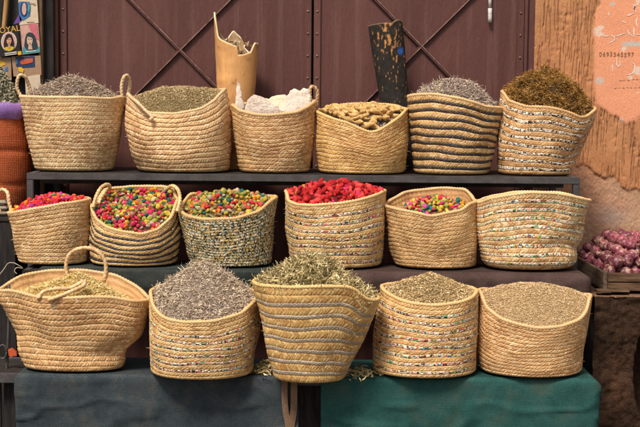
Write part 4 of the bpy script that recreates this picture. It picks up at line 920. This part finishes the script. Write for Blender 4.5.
# ------------------------------------------------------------------ onion crate on its masonry ledge
def build_right():
    Yf = 0.50; zl = P(612, 292, Yf)[2]
    # ledge
    xl = P(585, 330, 0.62)[0]; og = np.array((1.9, 0.9, 0))
    root = thing('masonry_ledge', 'dark brown rough masonry ledge under the onion crate', 'ledge', og)
    xs = np.r_[np.arange(xl, 1.75, 0.007), np.linspace(1.75, 3.4, 60)]; zs = np.r_[np.linspace(0, zl-0.012, 100)]
    prof = [(0.44, z) for z in zs]+[(0.444+0.02*math.sin(q)*0, zl-0.006) for q in (1,)]+[(y, zl) for y in np.linspace(0.452, Y_WALL+0.01, 60)]
    pr = np.array(prof); nx = len(xs); X = np.tile(xs, len(pr)); V = np.stack([X, np.repeat(pr[:, 0], nx), np.repeat(pr[:, 1], nx)], -1)
    fr = np.repeat((np.arange(len(pr)) < len(zs)).astype(float), nx); n1 = fbm(V, 6, 3, 4); n2 = fbm(V, 35, 5, 3); n3 = fbm(V*np.array((1, 1, .35)), 60, 15, 2)
    px, py = project(V); hole = np.clip(1.4-np.hypot((px-652)/13, (py-376)/38), 0, 1)*fr
    hole = np.clip(hole*2.2, 0, 1)
    V[:, 1] += fr*((n1-.5)*0.05+(n2-.5)*0.03+(n3-.5)*.016+hole*0.16); V[:, 2] -= (1-fr)*(0.004+0.012*n1)
    V[:, 2] = np.maximum(V[:, 2], 0.0)
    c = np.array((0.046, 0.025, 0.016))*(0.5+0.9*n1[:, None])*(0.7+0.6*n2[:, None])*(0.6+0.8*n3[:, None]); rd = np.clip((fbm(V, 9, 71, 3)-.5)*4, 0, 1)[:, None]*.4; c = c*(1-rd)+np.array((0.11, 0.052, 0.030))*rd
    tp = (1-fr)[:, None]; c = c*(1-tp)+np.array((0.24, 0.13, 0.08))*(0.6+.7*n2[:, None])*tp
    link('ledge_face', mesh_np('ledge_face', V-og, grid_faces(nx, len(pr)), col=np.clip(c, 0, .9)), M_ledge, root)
    MB().box((xl, 0.62, 0), (3.4, Y_WALL, zl-0.03)).build('ledge_core', M_wood_d, root, origin=og)
    for (a, b_, y, w) in ((597, 611, 0.455, 0.012), (598, 630, 0.47, 0.010)):
        p = P(a, 288, y); q = P(b_, 292, y); MB().box((p[0], y, zl+0.001), (q[0], y+0.05, zl+0.001+w), 0.003).build('stone_chip', M_wood, root, origin=og, bevel=0.002)
    # crate
    x0 = P(607.5, 280, Yf)[0]; x1 = x0+0.42; y0, y1 = Yf, 1.19; h = P(607, 273, Yf)[2]-zl-0.004; z0 = zl+0.004; t = 0.018
    og = np.array(((x0+x1)/2, (y0+y1)/2, z0)); cr = thing('onion_crate', 'weathered wooden crate heaped with red onions on the ledge', 'crate', og)
    def bd(lo, hi, nm='plank', m=M_wood): MB().box(lo, hi, 0.0015).build(nm, m, cr, origin=og, bevel=0.002)
    bd((x0+.003, y0, z0+0.002), (x1-.003, y0+t, z0+h*0.47)); bd((x0+.003, y0-.002, z0+h*0.52), (x1-.003, y0+t-.002, z0+h))
    bd((x0+.003, y1-t, z0+0.002), (x1-.003, y1, z0+h))
    for xx in (x0-t, x1+.0):
        bd((xx, y0+.004, z0+0.002), (xx+t, y1-.004, z0+h*1.0), 'plank', M_wood_y)
    for k in range(5):
        y = y0+t+.003+k*0.128; bd((x0+.002, y, z0-.002), (x1-.002, y+0.122, z0+0.008), 'floor_slat')
    # onions
    def onion_mesh(seed):
        r = np.random.default_rng(seed); n = 18; prof = [(-1.12,.02),(-1.06,.10),(-.96,.16),(-.9,.36),(-.72,.66),(-.4,.92),(0,1),(.35,.95),(.65,.75),(.86,.48),(1.02,.26),(1.2,.16),(1.42,.13),(1.55,.09),(1.57,.01)]
        a = np.linspace(0, 2*np.pi, n+1)[:-1]; V = []
        for (z, q) in prof:
            w = 1+0.05*np.sin(2*a+seed)+0.02*np.sin(5*a+z*3)
            V.append(np.stack([q*w*np.cos(a), q*w*np.sin(a), np.full(n, z*0.98)+0.03*np.sin(a*2+seed)], -1))
        V = np.concatenate(V)*0.0268; V[:, 2] *= r.uniform(0.95, 1.25)
        bend = np.clip(V[:, 2]-0.028, 0, 1); V[:, 0] += bend*r.uniform(-.8, .8)
        return mesh_np('red_onion', V, grid_faces(n, len(prof), True))
    OM = [onion_mesh(k) for k in range(5)]
    m, nt, bs = new_mat('onion_skin'); oi = N(nt, 'ShaderNodeObjectInfo'); v = coords(nt, (1, 1, 0.25), True); v2 = coords(nt, (1, 1, 1), True)
    st = noise(nt, v, 160, 4, .6); bl = noise(nt, v2, 38, 4, .6, .6)
    c = ramp(nt, st, [(0.3, (0.065, 0.013, 0.024)), (0.5, (0.16, 0.034, 0.055)), (0.72, (0.36, 0.13, 0.15))])
    tone = ramp(nt, oi.outputs['Random'], [(0.0, (0.55, 0.5, 0.5)), (0.5, (1.0, 1.0, 1.0)), (1.0, (1.7, 1.5, 1.5))]); c = mix(nt, 1.0, c, tone, 'MULTIPLY')
    pf = ramp(nt, bl, [(0.52, (0,)*3), (0.60, (0.85,)*3)]); c = mix(nt, pf, c, (0.40, 0.24, 0.17))
    nt.links.new(c, bs.inputs['Base Color']); bs.inputs['Roughness'].default_value = 0.42; bs.inputs['Specular IOR Level'].default_value = 0.45; bump(nt, bs, st, 0.3, 0.002)
    r = np.random.default_rng(19); k = 0; fl = z0+0.009
    for layer, (nx_, ny_, ins, zz) in enumerate(((8, 13, 0.028, 0.028), (7, 12, 0.032, 0.072), (7, 11, 0.050, 0.112), (6, 9, 0.080, 0.150), (4, 7, 0.12, 0.186))):
        for i in range(nx_):
            for j in range(ny_):
                x = x0+ins+(x1-x0-2*ins)*(i/(nx_-1))+r.normal(0, .007); y = y0+t+ins+(y1-y0-2*t-2*ins)*(j/(ny_-1))+r.normal(0, .007)
                if layer < 3 and i >= 2 and j >= 2 and i < nx_-1 and j < ny_-1: continue
                if layer == 0: x = min(max(x, x0+.036), x1-.036); y = min(max(y, y0+t+.036), y1-t-.036)
                o = link('red_onion', OM[k % 5], m, loc=(x, y, fl+zz+r.normal(0, .004))); k += 1
                o.rotation_euler = (r.uniform(0.9, 2.2), r.uniform(-.4, .4), r.uniform(0, 6.28)) if layer else (r.uniform(1.2, 1.9), 0, r.uniform(0, 6.28)); s_ = r.uniform(.78, 1.14); o.scale = (s_, s_, s_*r.uniform(.9, 1.12))
                if layer == 0: o.scale = (s_, s_, s_*.85)
                tag(o, 'red onion heaped in the wooden crate by the wall', 'onion', 'red onions in the crate')
build_right()

# ------------------------------------------------------------------ left edge: planked box, sack, cards, odds and ends
def build_left():
    yf = 0.665; zt = P(8, 217, yf)[2]; xr = P(15.5, 250, yf)[0]; xl = xr-0.62
    og = np.array(((xl+xr)/2, 0.9, 0)); bx = thing('planked_box', 'dark weathered plank box under the terracotta sack at far left', 'box', og)
    n = 6; w = (xr-xl)/n
    for k in range(n): MB().box((xl+k*w+.002, yf, 0.0), (xl+(k+1)*w-.002, yf+.02, zt-.022)).build('plank', M_wood_d, bx, origin=og, bevel=.002)
    for k in range(5): MB().box((xl, yf-.005+k*.104, zt-.02), (xr+.004, yf+.095+k*.104, zt)).build('top_plank', M_wood_db, bx, origin=og, bevel=.002)
    for x in (xl, xr-.02): MB().box((x+.001, yf+.022, 0), (x+.019, 1.18, zt-.022)).build('side_panel', M_wood_d, bx, origin=og)
    # pale folded sacking on the box
    p = P(10, 201, 0.72); q = MB()
    for k in range(3): q.box((xl+.10, 0.675+.004*k, zt+.002+k*.024), (p[0]-.006*k, 0.74, zt+.024+k*.024), .002)
    o = q.build('folded_sacking', mat_cloth('pale_sacking', (.25,.19,.14), (.36,.28,.21), (.44,.36,.28), 0.005), bevel=.006, smooth=True); tag(o, 'pale beige folded sacking on the dark plank box', 'sacking')
    # terracotta sack
    Yc = 0.93; cx = P(-4, 130, Yc)[0]; n, m = 90, 60; a = np.linspace(0, 2*np.pi, n+1)[:-1]; t = np.linspace(0, 1, m)
    z0 = zt+.002; z1 = P(0, 112, Yc-.15)[2]
    A, T = np.meshgrid(a, t); rr = (0.150+0.012*np.sin(np.pi*T)-0.03*np.exp(-T/.04))*(1+.012*np.sin(3*A+5*T)); rr = rr-0.008*np.exp(-((T-.62)/.03)**2)-.006*np.exp(-((T-.3-.02*np.sin(A*2))/.03)**2)
    V = np.stack([cx+rr*np.cos(A), Yc+rr*np.sin(A)*.95, z0+(z1-z0)*T], -1).reshape(-1, 3)
    og = np.array((cx, Yc, z0)); sk = thing('woven_sack', 'terracotta woven plastic sack with purple liner at far left', 'sack', og)
    link('sack_body', mesh_np('sack_body', V-og, grid_faces(n, m, True)), M_sack, sk)
    # purple liner rolled over the mouth
    pr = [(0.158, z1-.030), (0.170, z1-.012), (0.174, z1+.012), (0.168, z1+.034), (0.156, z1+.046), (0.140, z1+.036), (0.132, z1+.005), (0.130, z1-.06)]
    pr = np.array(pr); A, J = np.meshgrid(a, np.arange(len(pr))); Rr_ = pr[J, 0]*(1+.010*np.sin(7*A+J*.5)+.008*np.sin(17*A+1+J)); Zr = pr[J, 1]+.004*np.sin(3*A+.5)+.002*np.sin(11*A)
    V = np.stack([cx+Rr_*np.cos(A), Yc+Rr_*np.sin(A)*.95, Zr], -1).reshape(-1, 3)
    ln = link('liner', mesh_np('liner', V-og, grid_faces(n, len(pr), True)), M_purple, sk)
    fake = dict(cR=cx, Yc=Yc, aR=0.148, bR=0.14, rim=lambda th: np.full(np.shape(th), z1+.03), zb=z0)
    heap(fake, 'grey_leaf_heap', 'grey-green dried leaves heaped in the purple-lined sack', 'herbs', (-2, 64), [('leaf', 3200, (0.026, 0.007), [(0.36,0.32,0.22,.4),(0.24,0.22,0.14,.3),(0.50,0.45,0.34,.2),(0.14,0.13,0.08,.15)])], (.16,.145,.09), pw=1.3, seed=90)
    # card display
    Yb = 1.235; xA = P(-25, 40, Yb)[0]; xB = P(42.5, 40, Yb)[0]
    MBb = MB().box((xA, Yb, 0), (xB, Yb+.012, 2.4)); o = MBb.build('backing_board', M_wood_d); tag(o, 'dark brown upright board behind the picture cards', 'board')
    st = MB().box((P(38.5, 40, 1.2)[0], 1.195, 0), (P(42.5, 40, 1.2)[0], 1.23, 2.4)); tag(st.build('wooden_post', mat_two('brown_post', (.12,.07,.04), (.26,.16,.09), 10, .8, 80, stretch=(6,6,.6)), bevel=.002), 'narrow brown wooden post right of the picture cards', 'post')
    dk = MB().box((P(43.2, 40, 1.24)[0], 1.232, 0), (P(53.8, 40, 1.24)[0], 1.29, 2.4)); tag(dk.build('dark_gap_strip', M_wood_d, bevel=.002), 'dark strip standing in for the shaded gap between the picture cards and the door', 'post')  # added dark strip, stands in for the shade in the gap beside the door
    pole = tube('wooden_pole', [P(8.2, -25, 1.205), P(6.6, 0, 1.205), P(4.2, 27, 1.205), P(2, 60, 1.205), (P(-2, 120, 1.205)[0], 1.205, zt+.01)], 0.0125, M_pole, None, n=24, nseg=10); tag(pole, 'slim tan wooden pole standing left of the picture cards', 'pole')
    def poly(name, pts, Y, m, par, dep=0.0012, sub=None):
        W = np.array([P(x, y, Y) for x, y in pts]); mb = MB().prism(W, (0, -dep, 0)); return mb.build(name, m, sub or par, origin=par.location)
    def ell(cx_, cy_, rx, ry, n=28, a0=0, a1=6.2832): return [(cx_+rx*math.cos(q), cy_+ry*math.sin(q)) for q in np.linspace(a0, a1, n, endpoint=(a1-a0) < 6.28)]
    mp = {k: mat_plain('print_'+k, c, .5, .3, .10, 300) for k, c in dict(black=(.018,.014,.014), gold=(.62,.34,.05), cream=(.62,.50,.36), skin=(.52,.28,.17), skin2=(.55,.38,.28), hair=(.025,.013,.010), hair2=(.03,.04,.05), teal=(.06,.30,.32), pink=(.55,.14,.17), rose=(.60,.34,.28), yel=(.62,.42,.03), blue=(.05,.16,.34), navy=(.02,.04,.11), white=(.66,.60,.54), board=(.36,.22,.13), red=(.50,.10,.05), yellow=(.70,.40,.02), pinkp=(.58,.34,.33), violet=(.14,.06,.30)).items()}
    def card(label, pts, Y, m, th=.012, nm='picture_card'):
        W = np.array([P(x, y, Y) for x, y in pts]); og = W.mean(0); og[1] = Y
        root = thing(nm, label, 'card', og); MB().prism(W, (0, th, 0)).build('card_body', m, root, origin=og); return root
    Yc_ = 1.18
    c1 = card('cream card with a blue-framed portrait, top of the picture cards', [(18,-6),(36.5,-6),(38.5,23),(19.5,25.2)], Yc_, mp['cream'])
    poly('frame_print', [(18.5,3),(20,1.5),(30,2),(30.5,10),(30,16),(24,20),(20,21),(18.8,12)], Yc_-.0006, mp['blue'], c1); poly('frame_print', [(13.5,24),(17,18),(19,14),(22,20),(19,23)], Yc_-.0006, mp['violet'], c1)
    poly('hair', ell(24, 9.2, 3.8, 7.4), Yc_-.0022, mp['navy'], c1); poly('face', ell(24.2, 9, 2.2, 6.2), Yc_-.0038, mp['pinkp'], c1); poly('ornament', [(28,4),(30.2,5),(30,9),(28.6,14),(27.6,10)], Yc_-.0038, mp['teal'], c1)
    poly('ornament', ell(34.5, 4.5, 1.2, 1.0), Yc_-.0010, mp['board'], c1)
    for y in (3.4, 22): poly('print_line', [(27, y), (34, y-.3), (34, y+.3), (27, y+.6)], Yc_-.0008 if y > 10 else Yc_-.0024, mp['board'], c1)
    c2 = card('pink and teal card with a dark-haired woman, right of the black card', [(20,25.6),(38,23.6),(40.2,52.5),(22.5,55)], Yc_+.001, mp['rose'])
    poly('pink_print', [(28,25),(37,24.1),(38.6,40),(34,37),(31,31)], Yc_-.0004, mp['pink'], c2); poly('teal_print', [(23,47),(31,50),(39.4,46.5),(39.9,52.2),(22.8,54.6)], Yc_-.0004, mp['teal'], c2)
    poly('hair', [(29,32.2),(26.5,34),(25,39),(24.2,46.5),(27,50),(33,50.5),(38,48.2),(37,43),(35,36),(32.5,33)], Yc_-.002, mp['hair2'], c2); f2 = poly('face', ell(29.8, 40.3, 2.9, 5.2), Yc_-.0036, mp['skin2'], c2); poly('neck', [(28.8,44),(31.5,44),(32.5,49.5),(28,49.5)], Yc_-.0030, mp['skin2'], c2)
    poly('fringe', [(27.2,36),(29.5,34.2),(32.3,35.5),(33.6,41),(31.8,37.4),(29,36.6)], Yc_-.0050, mp['hair2'], c2)
    for x in (28.7, 31.2): poly('eye', ell(x, 39.0, .6, .35, 10), Yc_-.0050, mp['hair2'], c2, sub=f2)
    poly('lips', ell(29.9, 43.3, .9, .4, 10), Yc_-.0050, mp['red'], c2, sub=f2); poly('print_line', [(26,51.2),(36,50.2),(36,51.2),(26,52.2)], Yc_-.0018, mp['white'], c2)
    Y3 = 1.165
    c3 = card('black card lettered in gold with an oval portrait of a woman', [(-4,29),(17.5,25.5),(20.5,53.5),(-3,57.5)], Y3, mp['black'])
    poly('oval_frame', ell(9, 41.8, 7.9, 10.0, 36), Y3-.0006, mp['cream'], c3); poly('oval_ground', ell(9, 41.8, 7.0, 9.2, 36), Y3-.0020, mp['pinkp'], c3)
    poly('hair', [(8.6,33.6),(6,35),(4.6,39),(3.6,44),(4.2,48.0),(9,49),(14,47.6),(14.4,43.5),(13,38),(11.6,34.6)], Y3-.0034, mp['hair'], c3)
    poly('shoulders', [(4,48),(7,46.8),(9,47.6),(11,46.5),(14,47),(13,49.5),(9.5,51.2),(5.8,50)], Y3-.0050, mp['yel'], c3)
    poly('neck', [(8.2,43.5),(10.2,43.5),(10.6,47.5),(9.2,48.8),(7.8,47.5)], Y3-.0062, mp['skin'], c3); f3 = poly('face', ell(9.1, 40.2, 2.5, 4.5), Y3-.0074, mp['skin'], c3)
    poly('hairline', [(6.5,39.6),(7.2,36.3),(9,35.2),(11,36.1),(11.8,39.8),(10.6,37.6),(8.6,37.2)], Y3-.0088, mp['hair'], c3)
    for x in (8.1, 10.2): poly('eye', ell(x, 39.4, .5, .3, 10), Y3-.0088, mp['hair'], c3, sub=f3)
    poly('lips', ell(9.2, 42.6, .75, .35, 10), Y3-.0088, mp['red'], c3, sub=f3)
    rot = R(5)
    p = P(7.2, 29.9, Y3-.0008); text_mesh('gold_lettering', 'ROYAL', p, 0.040, mp['gold'], c3, rot=-rot*1.6)
    poly('yellow_label', [(17.6,51.6),(21.3,51),(21.6,54.8),(18,55.2)], Y3-.0008, mp['yellow'], c3); poly('print_line', [(4.6,53.2),(16.6,51.4),(16.7,52.6),(4.8,54.2)], Y3-.0008, mp['white'], c3); poly('print_line', [(5,55),(16.8,53.4),(16.9,54.2),(5.1,55.8)], Y3-.0008, mp['white'], c3)
    c4 = card('brown board with a torn dark print below the picture cards', [(11.5,56.5),(40.5,55.6),(41.5,75),(13.5,76.5)], Yc_+.004, mp['board'])
    poly('torn_print', [(15.5,57),(34.5,56),(35,66.8),(28,67.5),(19,68),(16,66)], Yc_+.0034, mp['navy'], c4); poly('red_oval', [(20,62),(22,59.5),(28,58.5),(33,58.2),(33,62.2),(28,63.6),(21.5,64.6)], Yc_+.0018, mp['red'], c4)
    poly('yellow_patch', [(17.8,67.5),(21,67),(24,69.5),(23,73),(19,71.5)], Yc_+.0018, mp['yellow'], c4); poly('blue_strip', [(16.2,60),(17.4,58.6),(17.6,64),(16.4,64.5)], Yc_+.0018, mp['blue'], c4)
    c5 = card('plain greyish cream card lowest among the picture cards', [(25,76.5),(40,74.5),(41,100),(26,100)], Yc_+.002, mp['cream'])
    c6 = card('small tan card with yellow patch below the black lettered card', [(-4,58.2),(11,57.2),(11.5,80),(-4,80)], Yc_+.004, mp['board'])
    poly('yellow_patch', [(0,60.5),(4.5,61.5),(5.6,64.5),(2,66),(0,64)], Yc_+.0034, mp['yellow'], c6); poly('blue_strip', [(4.5,68.5),(7.8,66.5),(8,71),(5,72)], Yc_+.0034, mp['blue'], c6)
    # odds and ends at the lower left
    rp = tube('twine', [P(-3, 278, .19), P(4, 269, .19), P(8, 263.5, .19), P(13, 262.8, .19), P(18, 265, .19), P(23, 268.5, .2), P(17, 267.6, .19), P(14.5, 271, .19), P(17, 274, .19)], .0022, M_twine, None, n=60, nseg=6); tag(rp, 'loose pale twine looped at the left end of the middle tier', 'twine')
    yv = 0.0; og = P(8, 372, yv); og[2] = Z1-.008
    vv = thing('hose_clip', 'dark iron ring and rod with a small orange-red clip at lower left', 'tool', og)
    tube('rod', [P(6.5, 372, yv), P(7.5, 352, yv), P(8.5, 330, yv), P(9, 300, yv), P(9, 285, yv)], .006, M_steel, vv, og, 20, 8)
    ring = [P(2.6+4.0*math.cos(q), 352+7*math.sin(q), yv-.012) for q in np.linspace(0, 6.2, 24)]; tube('ring', ring, .0042, M_steel, vv, og, 50, 8)
    poly('clip', [(8.8,349),(12.5,347.5),(17.2,351.5),(17.5,355),(13.5,355.2),(12,357),(9.5,354.5)], yv-.012, M_orange, vv, .014)
build_left()

# strap and spilled leaves
Ys = Y1F-0.030
st = thing('hanging_strap', 'brown webbing strap hanging in a loop below the grey-banded basket', 'strap', P(290, 386, Ys))
def strap(pts, w, nm):
    W = np.array([P(x, y, Ys-.003*i*0) for i, (x, y) in enumerate(pts)]); path, L = resample(W, 30); path[:, 1] += -0.004*np.sin(np.linspace(0, 6, 30))
    V = np.concatenate([path+np.array((-w/2, -.0018, 0)), path+np.array((w/2, -.0018, 0)), path+np.array((w/2, .0018, 0)), path+np.array((-w/2, .0018, 0))])-np.array(st.location)
    k = np.arange(29); Q = [np.stack([j*30+k, ((j+1) % 4)*30+k, ((j+1) % 4)*30+k+1, j*30+k+1], -1) for j in range(4)]+[np.array([[0,30,60,90],[119,89,59,29]])]
    link(nm, mesh_np(nm, V, Q, smooth=False), M_strap, st)
strap([(284.6, 380), (284.5, 395), (285.5, 410), (288, 424), (290, 440)], .024, 'strand')
strap([(294, 380), (294, 395), (293.6, 410), (291.5, 424), (289, 437)], .026, 'strand')
def spill(cx, cy, w, n, pal, label, seed):
    r = np.random.default_rng(seed); c = PZ(cx, cy, Z1+.004); pos = c+np.stack([r.normal(0, w, n), r.normal(0, .035, n), np.zeros(n)], -1)
    dd = np.hypot((pos[:, 0]-c[0])/w, (pos[:, 1]-c[1])/.035); pos[:, 2] += r.random(n)*.035*np.exp(-dd**2*.7)+.001
    V, Fc, cc = bits_leaf(pos, r, .026, .006, palette(pal, n, r), .3); o = link('spilled_leaves', mesh_np('spilled_leaves', V-c, Fc, col=np.clip(cc, 0, .9)), M_bit, loc=c); tag(o, label, 'herbs', kind='stuff')
spill(266, 369, .03, 700, VERB, 'dried leaves spilled between the lavender basket and the grey-banded basket', 3)
spill(362, 374, .035, 110, VERB, 'few dried leaves scattered right of the grey-banded basket', 4)

scene.render.resolution_x = 1024; scene.render.resolution_y = 683
print('triangles', sum(len(m.loops)-2*len(m.polygons) for m in bpy.data.meshes))
